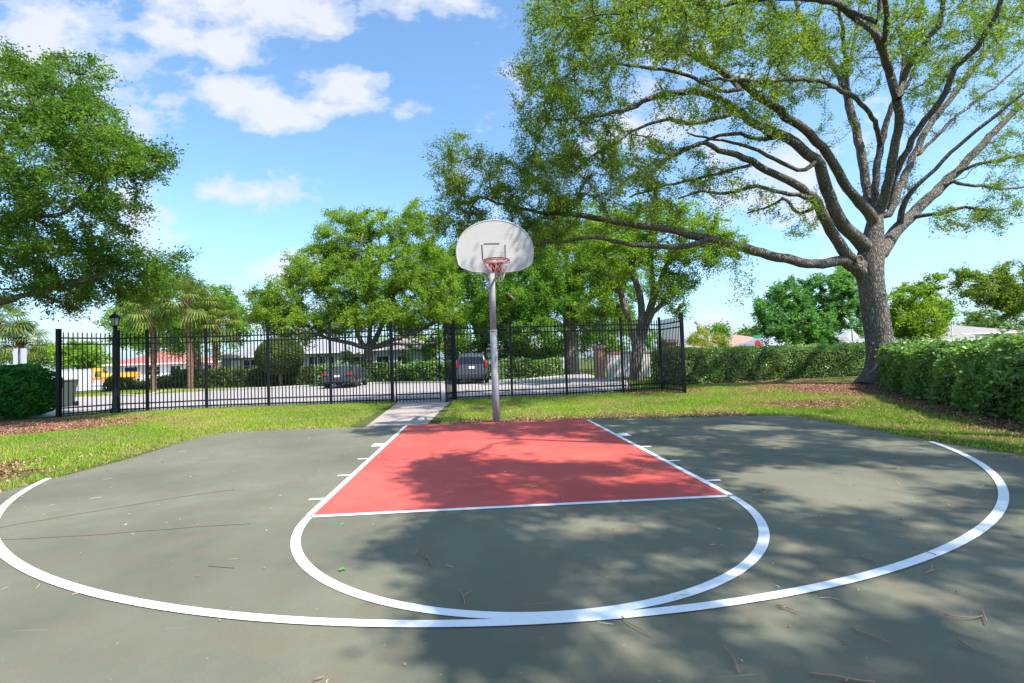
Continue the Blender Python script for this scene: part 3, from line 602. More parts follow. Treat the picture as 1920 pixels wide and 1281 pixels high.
limbs = []
T0 = add(None, (20, 20), [(1192, 716, 14), (1192, 690, 11.5), (1194, 662, 11), (1196, 645, 10)])
for Y, pts in ((19, [(1194, 650, 8), (1186, 622, 7), (1176, 590, 6.5), (1168, 560, 6), (1158, 535, 5.5), (1140, 515, 5), (1125, 508, 4)]), (20.5, [(1196, 648, 8), (1200, 615, 7), (1203, 585, 7), (1199, 550, 6.5), (1190, 520, 6), (1180, 480, 5), (1170, 460, 4), (1160, 430, 3)]),
               (21, [(1200, 650, 8), (1209, 620, 7), (1216, 590, 6.5), (1228, 555, 6), (1240, 520, 5), (1256, 490, 4.5), (1290, 470, 3.5), (1330, 460, 2.5)]), (19, [(1212, 600, 6), (1232, 578, 5), (1245, 565, 4), (1260, 540, 3)]),
               (22, [(1222, 570, 5), (1226, 530, 4), (1222, 500, 3.5), (1225, 460, 3)])):
    add(T0, (20, Y), pts)
B = [(1120, 520, 50, 40, 50, 19, 2), (1110, 570, 40, 30, 26, 19.5, 2), (1170, 480, 60, 45, 70, 20, 2.5), (1240, 460, 60, 40, 60, 20.5, 2.5), (1300, 470, 50, 35, 44, 20, 2), (1360, 455, 45, 30, 34, 20, 1.5), (1310, 430, 50, 30, 34, 20, 2),
     (1255, 540, 35, 35, 34, 20, 1.8), (1265, 580, 22, 18, 8, 20, 1), (1140, 440, 70, 40, 60, 20.5, 2.5), (1210, 410, 70, 40, 50, 21, 2.5), (1340, 500, 26, 16, 8, 20, 1), (1290, 520, 20, 30, 10, 20, 1), (1070, 480, 40, 40, 30, 20, 2), (1270, 400, 50, 30, 26, 20, 2), (1150, 600, 30, 25, 12, 20, 1.5), (1350, 405, 20, 14, 5, 20, 1)]
make_tree('oak_tree', 'slender grey tree with forked trunk standing before the brick pillar and wall', 'tree', limbs, blob_clusters([(a, b, c, d, int(n*1.5), e, f) for a, b, c, d, n, e, f in B], .5), L_OAK2, BARK2, per=110, cr=.45, ll=.12, lw=.055, step=.5, tip=.01, rmin=.01)

def simple_tree(name, label, px, Y, ybase, ytop, rx, leafm, trunk_r=5, n=260, per=60, cr=.8, ll=.24, lw=.11, blobs=None, cat='tree', group=None, Yr=None, barkm=None, trunk=True):
    global limbs
    limbs = []; zb = at(px, ybase, Y); base_y = topx(gr_on(px, Y))[1]
    h0 = ybase
    T0 = add(None, (Y, Y), [(px, base_y+1, trunk_r*1.15), (px+1, (base_y+h0)/2, trunk_r), (px, h0-.15*(h0-ytop), trunk_r*.8), (px, h0-.5*(h0-ytop), trunk_r*.3)])
    for q in range(5):
        ang = q*2*math.pi/5+.5
        add(T0, (Y, Y+math.sin(ang)*(Yr or 2.5)*.5), [(px, h0-.1*(h0-ytop), trunk_r*.6), (px+math.cos(ang)*rx*.25, h0-.35*(h0-ytop), trunk_r*.4), (px+math.cos(ang)*rx*.55, h0-.6*(h0-ytop), trunk_r*.2)])
    yr = Yr or rx*(Y-CY)/F*.8
    if blobs is None:
        blobs = []
        for q in range(9):
            bx = px+rng.uniform(-.6, .6)*rx; by = ytop+(h0-ytop)*rng.uniform(.22, .78); s_ = rng.uniform(.34, .5)
            blobs.append((bx, by, rx*s_, (h0-ytop)*s_*.62, n//9, Y+rng.uniform(-.4, .4)*yr, yr*.55))
    make_tree(name, label, cat, limbs, blob_clusters(blobs), leafm, barkm or BARK2, per=per, cr=cr, ll=ll, lw=lw, step=.8, tip=.02, rmin=.02, group=group)
def gr_on(px, Y):
    d = px_dir(px, 640); s_ = (Y-CY)/d[1]; p = CAMP+d*s_
    for _ in range(8):
        yy = topx((p[0], Y, 0))[1]; d = px_dir(px, yy); p = CAMP+d*((Y-CY)/d[1])
    return np.array([p[0], Y, 0.0])

simple_tree('shade_tree', 'dense dark green tree filling the gap behind the basketball pole', 905, 42, 690, 430, 85, L_DARK, 8, per=170, cr=1.1, ll=.24, lw=.12,
            blobs=[(850, 560, 60, 60, 80, 42, 4), (910, 500, 70, 60, 90, 42, 4), (960, 590, 80, 60, 110, 42, 4), (880, 630, 60, 45, 70, 41, 4), (1010, 650, 60, 28, 50, 40, 3), (850, 480, 40, 40, 34, 43, 3), (930, 655, 55, 22, 34, 40, 2), (800, 520, 40, 40, 50, 43, 3), (980, 500, 60, 60, 90, 42, 4), (1060, 560, 50, 50, 60, 42, 3), (900, 450, 50, 30, 34, 43, 3), (760, 610, 40, 26, 34, 43, 3), (870, 665, 30, 22, 18, 41, 2)])
simple_tree('shade_tree', 'low dark tree behind the oak trunk and left of the brick pillar', 1135, 44, 690, 560, 60, L_DARK, 6, n=220, per=80, cr=.9, ll=.28, lw=.14,
            blobs=[(1110, 610, 50, 36, 60, 44, 3), (1160, 620, 50, 36, 60, 44, 3), (1130, 650, 50, 30, 50, 43, 3), (1020, 660, 30, 20, 24, 44, 2), (1225, 640, 35, 28, 34, 46, 3)])
simple_tree('shade_tree', 'broad green tree standing behind the three palms', 368, 44, 660, 535, 110, L_DARK, 9, per=140, cr=1.0, ll=.24, lw=.12,
            blobs=[(260, 590, 50, 36, 60, 44, 3), (300, 620, 55, 36, 70, 43, 3), (350, 600, 50, 40, 70, 44, 4), (400, 630, 50, 34, 60, 43, 3), (330, 560, 60, 40, 60, 45, 3), (420, 590, 36, 34, 40, 44, 3), (240, 625, 28, 22, 22, 43, 2), (310, 650, 60, 16, 30, 43, 3), (445, 615, 24, 30, 18, 44, 2), (455, 590, 20, 14, 8, 44, 1), (270, 560, 50, 30, 60, 44, 3), (320, 530, 50, 28, 50, 45, 3), (390, 560, 50, 30, 50, 45, 3), (230, 600, 36, 30, 40, 44, 3)])
simple_tree('shade_tree', 'full blue green tree beyond the hedge left of the big trunk', 1520, 33, 650, 510, 100, L_BLUE, 7, per=150, cr=.6, ll=.22, lw=.1,
            blobs=[(1445, 575, 30, 34, 44, 33, 2.5), (1490, 555, 45, 34, 70, 33, 3), (1560, 545, 55, 32, 80, 33, 3), (1460, 615, 42, 26, 60, 32, 2.5), (1530, 600, 60, 40, 110, 32, 3), (1590, 590, 45, 44, 80, 33, 3), (1580, 520, 26, 18, 20, 33, 2), (1510, 635, 60, 16, 44, 32, 2)])
simple_tree('shade_tree', 'open yellow green tree just right of the big oak trunk', 1722, 34, 645, 515, 62, L_OAK2, 5, per=140, cr=.6, ll=.22, lw=.1,
            blobs=[(1700, 600, 34, 36, 70, 34, 2.5), (1740, 600, 40, 34, 80, 34, 2.5), (1730, 560, 30, 26, 34, 34, 2), (1745, 530, 26, 16, 18, 34, 1.5), (1690, 555, 24, 26, 24, 34, 2), (1720, 625, 44, 18, 44, 34, 2), (1775, 585, 16, 24, 14, 34, 1.5)])
simple_tree('shade_tree', 'tree reaching in from the right edge above the pale roofed house', 1985, 24, 660, 470, 60, L_OAK, 7, per=140, cr=.5, ll=.15, lw=.07,
            blobs=[(1820, 535, 34, 24, 34, 24, 1.5), (1860, 545, 44, 28, 60, 24, 2), (1900, 525, 44, 40, 70, 24, 2), (1900, 570, 34, 28, 34, 24, 1.5), (1960, 540, 60, 60, 90, 24, 2.5), (1800, 510, 16, 10, 6, 24, 1), (2020, 560, 60, 70, 60, 25, 3)])
simple_tree('shade_tree', 'distant trees rising behind the pale roof at the right', 1840, 78, 640, 585, 60, L_FAR, 5, per=60, cr=1.3, ll=.5, lw=.24,
            blobs=[(1815, 605, 24, 18, 30, 78, 4), (1850, 600, 34, 16, 36, 78, 4), (1890, 612, 34, 14, 30, 78, 4), (1790, 622, 20, 12, 14, 78, 4), (1925, 618, 30, 14, 20, 78, 4)])
simple_tree('shade_tree', 'far low tree line end above the peach roof', 1405, 85, 650, 612, 28, L_FAR, 3, per=50, cr=1.2, ll=.5, lw=.24, blobs=[(1400, 630, 26, 12, 34, 85, 4), (1420, 618, 16, 12, 14, 85, 3)])
simple_tree('garden_tree', 'small tree with autumn yellow leaves behind the fence corner post', 1326, 30, 660, 607, 40, L_YEL, 2.5, per=70, cr=.4, ll=.14, lw=.07,
            blobs=[(1325, 640, 34, 20, 60, 30, 1.5), (1345, 650, 22, 14, 24, 30, 1.2), (1310, 625, 18, 14, 14, 30, 1)])
simple_tree('garden_tree', 'green palm like tree top behind the yellow leaved tree', 1350, 44, 660, 608, 20, L_DARK, 2.5, per=60, cr=.7, ll=.35, lw=.1, blobs=[(1350, 625, 20, 14, 24, 44, 1.5), (1320, 618, 14, 10, 10, 42, 1)])
simple_tree('garden_tree', 'lime green ornamental tree in front of the grey house windows', 655, 40, 690, 650, 22, L_LIME, 2, per=60, cr=.45, ll=.18, lw=.09, blobs=[(655, 672, 20, 18, 40, 40, 1.2), (672, 680, 12, 10, 12, 40, 1)])
simple_tree('garden_tree', 'tall narrow yellow green shrub beside the gate gap', 808, 36, 700, 632, 14, L_LIME, 2, per=70, cr=.4, ll=.16, lw=.08, blobs=[(808, 668, 13, 30, 60, 36, 1.0), (812, 640, 10, 14, 16, 36, .8)])
simple_tree('garden_tree', 'dark small leaved tree in the white house garden', 762, 40, 694, 645, 14, L_DARK, 2, per=60, cr=.45, ll=.18, lw=.09, blobs=[(762, 668, 9, 16, 20, 40, .8), (785, 650, 20, 12, 14, 42, 1)])
simple_tree('shade_tree', 'leafy row of garden trees above the far white wall', 150, 92, 700, 645, 60, L_LIME, 4, per=70, cr=1.5, ll=.55, lw=.3,
            blobs=[(115, 672, 20, 22, 34, 92, 3), (140, 668, 22, 26, 40, 92, 3), (170, 668, 24, 26, 40, 92, 3), (195, 680, 16, 18, 20, 92, 3)])
simple_tree('shade_tree', 'distant trees low on the horizon behind the small palm', 60, 110, 700, 648, 60, L_FAR, 3, per=60, cr=1.6, ll=.6, lw=.3,
            blobs=[(15, 668, 30, 12, 30, 110, 4), (80, 658, 16, 14, 24, 108, 3), (60, 675, 40, 10, 30, 108, 4)])
simple_tree('shade_tree', 'bright garden foliage behind the white house and gate', 740, 62, 690, 625, 60, L_LIME, 4, per=60, cr=1.0, ll=.35, lw=.18,
            blobs=[(735, 640, 30, 14, 26, 62, 3), (775, 640, 24, 20, 30, 60, 3), (640, 640, 20, 10, 14, 70, 2), (830, 640, 20, 24, 30, 60, 3)])

# ------------------------------------------------------------------ palms
def palm(label, trunk_px, Y, crad, nfr=34, group='sabal palms beyond the road'):
    pts = limb((Y, Y), trunk_px); base = np.array([*gr_on(trunk_px[0][0], Y)]); pts = [(base[0], base[1], -.05, pts[0][3])]+pts
    t = thing('sabal_palm', tuple(base), label, 'palm', group)
    q = resample(pts, .12); k = 12
    rr = q[:, 3]*(1+.12*np.sin(np.arange(len(q))*2.4)); v, f = tube_np(q[:, :3]-base, rr, k); mesh_np('trunk', v, f, BARKP, t, True)
    top = q[-1, :3]-base
    # boots and dead skirt
    bt = MB()
    for i in range(40):
        a_ = i*2.4; z = top[2]-.9*(i/40); dr = np.array([math.cos(a_), math.sin(a_), 0]); c = np.array([top[0], top[1], z])+(q[-1-min(len(q)-1, int(i/40*6)), :3]-q[-1, :3])*[1, 1, 0]
        bt.bar(c+dr*q[-1, 3]*.8, c+dr*(q[-1, 3]+.22)+np.array([0, 0, .2]), .07, .03)
    bt.build('boots', BARKP, t)
    V, Fc = [], []
    n = 0
    for i in range(nfr):
        az = i*2.399+rng.uniform(-.2, .2); el = R(75-130*(i/nfr)**.85+rng.uniform(-8, 8)); L = crad*rng.uniform(.5, .62)
        d = np.array([math.cos(az)*math.cos(el), math.sin(az)*math.cos(el), math.sin(el)])
        sdv = np.cross(d, (0, 0, 1)); sdv = sdv/(np.linalg.norm(sdv)+1e-6); upv = np.cross(sdv, d)
        hub = top+d*L+np.array([0, 0, -.10*L])
        w0 = .018; V += [top-sdv*w0, top+sdv*w0, hub+sdv*w0, hub-sdv*w0]; Fc.append((n, n+1, n+2, n+3)); n += 4
        for j in range(21):
            an = R(-125+250*j/20); dd = d*math.cos(an)+sdv*math.sin(an); ln = crad*rng.uniform(.42, .55)*(1-.25*abs(an)/2.2)
            mid = hub+dd*ln*.6+upv*ln*.08; tip_ = hub+dd*ln+np.array([0, 0, -.26*ln])-upv*.05
            wv = np.cross(dd, upv)*.03*crad/1.6
            V += [hub, mid-wv, tip_, mid+wv]; Fc.append((n, n+1, n+2, n+3)); n += 4
    mesh_np('fronds', np.array(V), np.array(Fc), L_PALM, t)
palm('tall sabal palm whose red brown trunk curves left, nearest the lamp post', [(288, 690, 6), (290, 640, 5.5), (284, 612, 6), (273, 578, 8)], 29, 2.0)
palm('tallest straight sabal palm in the middle of the three', [(357, 690, 5.5), (354, 640, 5.2), (351, 600, 5.5), (350, 562, 6.5)], 29, 2.2)
palm('shorter straight sabal palm nearest the grey house', [(405, 690, 5), (404, 640, 5), (406, 600, 7)], 30, 1.9)
palm('small sabal palm rising behind the grey sign at far left', [(38, 680, 5), (39, 655, 6), (40, 635, 9)], 30, 1.75, 30)
palm('sabal palm cut by the left edge of the view', [(-8, 690, 5), (-6, 640, 5), (-4, 600, 7)], 29, 2.1)

# ------------------------------------------------------------------ hedges and bushes
M_CORE = plain('hedge_dark_core', (.03, .035, .015), 1.0, .4, 4, bstr=.8)  # solid dark core filling hedges and bushes, blocks the view through the leaves
def hedge(name, label, line, w_, h, leafm, dens, ll, lw, cat='hedge', bumpy=.1, side=1, hvar=.06, group=None):
    """line: front base points; the hedge lies to its left side (side=1) or right (-1)"""
    L = resample([(x, y, 0, 0) for x, y in line], .4)[:, :2]; n = len(L)
    T = np.gradient(L, axis=0); T /= np.linalg.norm(T, axis=1, keepdims=True); N = np.stack([-T[:, 1], T[:, 0]], 1)*side
    base = np.array([*L[0], 0]); t = thing(name, tuple(base), label, cat, group)
    prof = [(.22, 0), (.2, h*.5), (.24, h*.8), (.36, h-.2), (w_*.5, h-.16), (w_-.36, h-.2), (w_-.22, h*.8), (w_-.22, 0)]
    V = np.array([[*(L[i]+N[i]*(a_+rng.normal()*.03)), z] for i in range(n) for a_, z in prof]); k = len(prof)
    Fc = [(i*k+j, i*k+j+1, (i+1)*k+j+1, (i+1)*k+j) for i in range(n-1) for j in range(k-1)]+[list(range(k)), [(n-1)*k+j for j in range(k)][::-1]]
    mesh_np('dark_core', V-base, Fc, M_CORE, t)
    seg = np.linalg.norm(np.diff(L, axis=0), axis=1); tot = seg.sum(); per = 2*h+w_
    m_ = int(tot*per*dens); s_ = rng.uniform(0, 1, m_)*tot; cs = np.concatenate([[0], np.cumsum(seg)]); i = np.clip(np.searchsorted(cs, s_)-1, 0, n-2)
    u = ((s_-cs[i])/seg[i])[:, None]; p = L[i]*(1-u)+L[i+1]*u; nn = N[i]
    q = rng.uniform(0, per, m_); off = np.where(q < h, 0, np.where(q < h+w_, q-h, w_)); z = np.where(q < h, q, np.where(q < h+w_, h, per-q))
    # rounded shoulders
    cr_ = .18; top = z > h-cr_; edge = np.minimum(off, w_-off); sh = top & (edge < cr_)
    off = np.where(sh & (off < w_/2), off+.07, off)
    inn = np.abs(rng.normal(size=m_))*.09-.03
    bump = bumpy*np.sin(s_*2.1+1.3*np.sin(s_*.7))*np.sin(z*3.1+s_*1.1)+bumpy*.5*np.sin(s_*5.3+z*6)
    off = off+np.where(q < h, inn+bump*.5, np.where(q < h+w_, rng.normal(size=m_)*.05, -inn+bump*.5)); z = z-np.where((q >= h) & (q < h+w_), inn, 0)+hvar*np.sin(s_*1.7)*(z/h)+bumpy*.35*np.sin(s_*4.1+off*5)*(z/h)
    spr = rng.random(m_) < .07; outw = np.abs(rng.normal(size=m_))*.09*spr; z = z+outw*((q >= h-.15) & (q < h+w_+.15)); off = off-np.where(q < h, outw, np.where(q > h+w_, -outw, 0))
    lump = .07*np.sin(s_*3.3+np.sin(s_*1.3)*2)*np.sin(off*4+s_); z = z+lump*(z/h)
    C = np.concatenate([p+nn*off[:, None], z[:, None]], 1)
    # ends
    for e, sg in ((0, -1), (n-1, 1)):
        me_ = int(w_*h*dens); a_ = rng.uniform(0, w_, me_); zz = rng.uniform(0, h, me_)
        C = np.concatenate([C, np.concatenate([L[e]+N[e]*a_[:, None]+T[e]*sg*(rng.normal(size=(me_, 1))*.06), zz[:, None]], 1)])
    C = C[C[:, 2] > .03]
    v, f = leaf_quads(C, ll, lw, .6, .05); mesh_np('foliage', v-base, f, leafm, t)
    return t
g = lambda x, y: tuple(gr(x, y)[:2])
hedge('clipped_hedge', 'clipped dark green hedge running left of the big oak trunk', [(6.7, 15.2), (8.0, 14.9), (10.4, 16.1), (12.9, 17.1), (15, 17.4), (18.4, 17.6)], 1.5, 1.45, L_HEDGE, 560, .095, .05, hvar=.03)
hedge('clipped_hedge', 'clipped broad leaved hedge at the right edge beside the court', [(7.6, -1.5), (7.75, 1.0), (8.05, 2.8), (8.6, 4.2), (9.6, 6.0), (10.9, 8.2), (12.2, 10.3), (13.6, 12.0)], 1.6, 1.24, L_HEDGE, 900, .105, .058, side=-1, bumpy=.2)
hedge('low_hedge', 'sunlit clipped hedge in front of the palms and grey house', [g(318, 730), g(400, 729), g(480, 727), g(590, 722)], 1.2, 1.25, L_HEDGE2, 300, .15, .08)
hedge('low_hedge', 'shaded hedge stretch between the sedan and the hoop pole', [(-9.4, 27.0), g(700, 717), g(800, 715), g(850, 714), g(930, 713)], 1.2, 1.25, L_HEDGE, 260, .16, .085)
hedge('low_hedge', 'low hedge stretch between hoop pole and brown trunk', [g(940, 711), g(1000, 709), g(1055, 706)], 1.2, 1.2, L_HEDGE, 260, .16, .085)
hedge('low_hedge', 'loose shrubs on the grass verge left of the sunlit hedge', [g(228, 733), g(262, 730), g(310, 730)], 1.1, .72, L_HEDGE2, 260, .17, .09, bumpy=.25, hvar=.12)
hedge('flowering_hedge', 'yellow green hedge behind the dark bush at the far left', [(-35, 28), (-31, 28.4), (-28.6, 28.8)], 1.6, 1.35, L_YEL, 120, .22, .12, bumpy=.3, hvar=.2)
def ball(name, label, c, rad, leafm, n, ll, lw, cat='bush', flat=1.0, trunk=None, core=.86, lump=.1):
    c = np.array(c, float); t = thing(name, (c[0], c[1], 0), label, cat)
    k = 24; m_ = MB(); prof = []
    for i in range(13):
        a_ = math.pi*i/12; prof.append((max(.01, rad*core*math.sin(a_)), c[2]-rad*core*flat*math.cos(a_)))
    m_.lathe([(r_, max(z, .02)) for r_, z in prof], k); m_.build('dark_core', M_CORE, t, True)
    if trunk: MB().tube([(0, 0, 0), (.03, 0, c[2]*.5), (0, 0, c[2])], trunk, 8).build('trunk', BARK2, t, True)
    u = rand_unit(n); lum = 1+lump*np.sin(u[:, 0:1]*5+1)*np.sin(u[:, 2:3]*6+u[:, 1:2]*4); r_ = rad*lum*(1.02-np.abs(rng.normal(size=(n, 1)))*.035)
    C = u*r_; C[:, 2] *= flat; C[:, 2] += c[2]; C = C[C[:, 2] > .04]
    v, f = leaf_quads(C, ll, lw, .5); mesh_np('foliage', v, f, leafm, t)
ball('round_bush', 'dark glossy bush on the mulch bed left of the fence corner', (-14.2, 11.4, .76), .97, L_BUSH, 9000, .12, .06, flat=.86, lump=.12)
ball('round_bush', 'dark bush cut by the left edge beside the glossy one', (-15.5, 10.9, .74), .97, L_BUSH, 7000, .12, .06, flat=.86, lump=.12)
tp = at(525, 668, 28.2)
ball('topiary_bush', 'large clipped round topiary tree in front of the grey house', tp, 41*(28.2-CY)/F, L_HEDGE2, 14000, .15, .08, 'topiary', .82, trunk=.12, lump=.02, core=.9)

# ------------------------------------------------------------------ ground, road, court
def sheet(name, poly, z, m_, kind='structure', thick=None):
    b = MB()
    if thick: b.prism(poly, z-thick, z)
    else: b.raw([(x, y, z) for x, y in poly], [list(range(len(poly)))])
    return tag(b.build(name, m_), kind=kind)
sheet('ground', [(-1500, -600), (1500, -600), (1500, 2200), (-1500, 2200)], 0, M_GROUND)
road = [(-70, 13.6), (-14.2, 12.9), (-11.6, 12.5), (-3, 12.35), (3.2, 12.4), (4.6, 13.2), (5.6, 14.8), (6.4, 17.5), (7.0, 20), (7.0, 23.8), (9.5, 45), (7.6, 45), g(1062, 706), g(1000, 712), g(930, 716), g(850, 718), g(780, 719), g(700, 720), (-8.6, 26.2), g(590, 725), g(480, 730), g(400, 733), g(318, 735), g(262, 744), g(200, 741), (-26, 24), (-34, 26.5), (-70, 30)]
sheet('road', road, .006, M_ROAD)
sheet('driveway', [(-60, 33), (-30, 32.5), (-24, 60), (-34, 100), (-70, 100)], .010, plain('driveway_concrete', (.5, .45, .42), .9, .1, 1))
def kerb(name, pts, w_=.16, h=.08):
    b = MB(); q = resample([(x, y, 0, 0) for x, y in pts], .5)[:, :2]
    for a_, c in zip(q[:-1], q[1:]): b.bar((*a_, h/2), (*c, h/2), w_, h)
    return tag(b.build(name, M_KERB), kind='structure')
kerb('kerb', [g(200, 740), g(262, 743), g(318, 734), g(400, 732), g(480, 729), g(590, 724), (-8.6, 26.4), g(700, 719), g(780, 718), g(850, 717), g(930, 715), g(1000, 711), g(1062, 705)])
kerb('kerb', [(3.2, 12.55), (4.5, 13.3), (5.5, 14.9), (6.3, 17.6), (6.9, 20), (6.9, 23)])
sheet('sidewalk', [(-15.5, 10.0), (-14.5, 10.6), (-13.3, 11.4), (-12.4, 12.35), (-14.2, 12.75), (-30, 13.3), (-30, 9.5)], .016, plain('sidewalk_concrete', (.5, .46, .43), .9, .1, 2))

WY = 5.87
court = [(-5.62, -12), (-5.6, 1.45), (-5.55, 2.2), (-5.48, 3.25), (-5.56, 4.3), (-5.62, 5.1), (-5.4, 5.75), (-4.46, 6.0), (-2.59, 5.9), (-1.42, 5.9), (0, 5.88), (1.82, 5.68), (3.79, 5.42), (5.15, 5.24), (5.6, 5.05), (5.72, 4.6), (5.73, 3.49), (5.66, 2.03), (5.70, 1.2), (5.68, -12)]
q = resample([(x, y, 0, 0) for x, y in court[1:-1]], .16)[:, :2]; q = q+rng.normal(size=q.shape)*.014
sheet('court', [court[0]]+[tuple(v) for v in q]+[court[-1]], .008, M_COURT, thick=.05)
Z1, Z2 = .0108, .0128
L = 5.85
key = [(-1.83, 0), (1.83, 0), (1.83, 5.665), (1.1, 5.745), (0, 5.865), (-1.42, 5.885), (-1.83, 5.885)]
sheet('key_paint', key, Z1, M_RED)
lm = MB(); LW = .06
def strip(p, q_, w_=LW):
    p = np.array(p, float); q_ = np.array(q_, float); t_ = (q_-p)/np.linalg.norm(q_-p); n_ = np.array([-t_[1], t_[0]])*w_/2
    lm.raw([(*(p-n_), Z2), (*(q_-n_), Z2), (*(q_+n_), Z2), (*(p+n_), Z2)], [(0, 1, 2, 3)])
def arc(c, r0, r1, a0, a1, n=160, z=Z2):
    a_ = np.linspace(a0, a1, n); V = [(c[0]+r_*math.cos(t_), c[1]+r_*math.sin(t_), z) for t_ in a_ for r_ in (r0, r1)]
    lm.raw(V, [(2*i, 2*i+1, 2*i+3, 2*i+2) for i in range(n-1)])
strip((-1.83, .03), (-1.83, 5.885)); strip((1.83, .03), (1.83, 5.655)); strip((-1.80, 0), (1.80, 0))
for s_ in (-1, 1):
    for d_, w_ in ((2.29, .26), (3.38, .05), (4.34, .05), (5.31, .05)):
        strip((s_*1.86, L-d_), (s_*(2.0 if w_ < .1 else 2.03), L-d_), w_)
arc((0, 0), 1.785, 1.852, math.pi, 2*math.pi)
tag(lm.build('court_lines', M_LINE), kind='structure')
lm = MB()
yc, r3 = 4.10, 6.0
arc((0, yc), r3-.065, r3, math.pi+.345, 2*math.pi-.37, 260, Z2+.002)
tag(lm.build('three_point_line', M_LINE), kind='structure')
ck = MB(); M_CRACK = plain('crack_dark', (.035, .035, .03), 1, .2, 5)  # thin dark strips laid along the cracks
for pts in ([(-5, 990), (100, 972), (200, 955), (320, 935), (440, 918)], [(-10, 1013), (120, 1007), (260, 997), (400, 986), (470, 983)], [(1225, 786), (1250, 796), (1285, 806)], [(1240, 852), (1270, 868), (1285, 882)], [(390, 1062), (440, 1065)]):
    P_ = resample([(*gr(x, y, .009)[:2], .009, 0) for x, y in pts], .15); P_[:, :2] += rng.normal(size=(len(P_), 2))*.006
    for a_, b_ in zip(P_[:-1], P_[1:]): ck.bar((*a_[:2], .0092), (*b_[:2], .0092), .0045, .002)
tag(ck.build('court_cracks', M_CRACK), kind='structure')
sheet('walkway', [(-2.66, 5.93), (-1.42, 5.93), (-1.36, 8.4), (-1.22, 11.4), (-1.15, 12.6), (-3.05, 12.6), (-2.92, 11.4), (-2.78, 8.4)], .009, M_CONC, thick=.05)

# mulch beds
def in_court(x, y):
    return (-5.63 < x) & (x < 5.7) & (y < np.interp(x, [-5.63, -5.4, -4.46, -2.6, 0, 1.82, 3.79, 5.15, 5.6, 5.73], [5.0, 5.75, 6.0, 5.9, 5.88, 5.68, 5.42, 5.24, 5.05, 4.6]))
def vnoise(x, y, s_, seed=0):
    def h(i, j): v = np.sin(i*127.1+j*311.7+seed*17.3)*43758.5453; return v-np.floor(v)
    x = x/s_; y = y/s_; i = np.floor(x); j = np.floor(y); u = x-i; v = y-j; u = u*u*(3-2*u); v = v*v*(3-2*v)
    return (h(i, j)*(1-u)+h(i+1, j)*u)*(1-v)+(h(i, j+1)*(1-u)+h(i+1, j+1)*u)*v
def mulchiness(x, y):
    """0 = lawn, 1 = bare mulch"""
    m1 = 1.35-((x+12.3)/3.3)**2-((y-8.6)/1.9)**2*1.0                                       # bed under the left bush
    dt = np.hypot((x-12.2)/3.0, (y-11.2)/3.1); m2 = 1.15-dt                                 # round the oak
    hx = np.interp(y, [-1.5, 1, 2.8, 4.2, 6, 8.2, 10.3], [7.6, 7.75, 8.05, 8.6, 9.6, 10.9, 12.2]); m3 = np.where(y < 12, 1-np.abs(x-hx)/.75, -1)
    hy = np.interp(x, [6.7, 8, 10.4, 12.9], [15.2, 14.9, 16.1, 17.1]); m4 = np.where(x > 6, 1-np.abs(y-hy)/.7, -1)
    m5 = 1-((x-5.9)/1.6)**2-((y-12.4)/.9)**2
    m6 = np.where((x > -.8) & (x < 5.2), 1.05-np.abs(y-6.0+(x*.08))/.6, -1)              # dry edge along the baseline
    m7 = 1-((x-7.3)/1.3)**2-((y-6.9)/.9)**2
    m8 = .62-((x+7.9)/2.2)**2-((y-2.4)/1.3)**2
    r_ = np.maximum.reduce([m1, m2, m3, m4, m5, m6, m7, m8]); return r_+(vnoise(x, y, .5)-.5)*.9
def tri_field(name, n, xr, yr, accept, fn, m_):
    x = rng.uniform(*xr, n); y = rng.uniform(*yr, n); k = accept(x, y); x = x[k]; y = y[k]
    V, f = fn(x, y); return V, f
def blades(x, y, hmin=.03, hmax=.075, w_=.011):
    n = len(x); h = rng.uniform(hmin, hmax, n)*(.7+.6*vnoise(x, y, .7, 3)); a_ = rng.uniform(0, 2*np.pi, n); lean = rng.uniform(0, .9, n); b_ = rng.uniform(0, 2*np.pi, n)
    dx, dy_ = np.cos(a_)*w_/2, np.sin(a_)*w_/2; z0 = np.full(n, -.002)
    V = np.stack([np.stack([x-dx, y-dy_, z0], 1), np.stack([x+dx, y+dy_, z0], 1), np.stack([x+np.cos(b_)*h*lean, y+np.sin(b_)*h*lean, h*np.sqrt(1-lean**2*.6)], 1)], 1).reshape(-1, 3)
    return V, np.arange(3*n).reshape(n, 3)
def lawn_ok(x, y):
    walk = (x > -3.0) & (x < -1.15) & (y > 5.8); inside = (y < np.interp(x, [-13.5, -12.7, -11.8, -9, 6.4, 7, 20], [9.8, 10.6, 12.2, 12.6, 12.6, 14.8, 17.0])) | ((x > 6.3) & (y < 17))
    side = (x > -15.5) & ((x < np.interp(y, [-2, 2.8, 6, 10.3, 14], [7.8, 8.2, 9.8, 12.4, 14])) | (y > 11.5))
    return ~in_court(x, y) & ~walk & inside & side
def lawn(name, n, xr, yr, size):
    x = rng.uniform(*xr, n); y = rng.uniform(*yr, n); mu = mulchiness(x, y); k = lawn_ok(x, y) & (rng.random(n) > np.clip((mu+.15)*1.6, 0, .97)); return blades(x[k], y[k], *size)
parts = [lawn('g', 300000, (-15.5, -5.4), (-1, 12.6), (.02, .06, .010)), lawn('g', 240000, (-5.6, 7), (5.2, 13), (.02, .06, .011)), lawn('g', 220000, (5.5, 15), (-1, 15.5), (.02, .06, .010))]
x = rng.uniform(-24, -8, 60000); y = rng.uniform(20, 31, 60000)
k = (y > np.interp(x, [-24, -18.4, -14, -10.9], [23.6, 24, 27.2, 27])+.3) & (y < 33); k &= x < -14
parts.append(blades(x[k], y[k], .05, .12, .04))
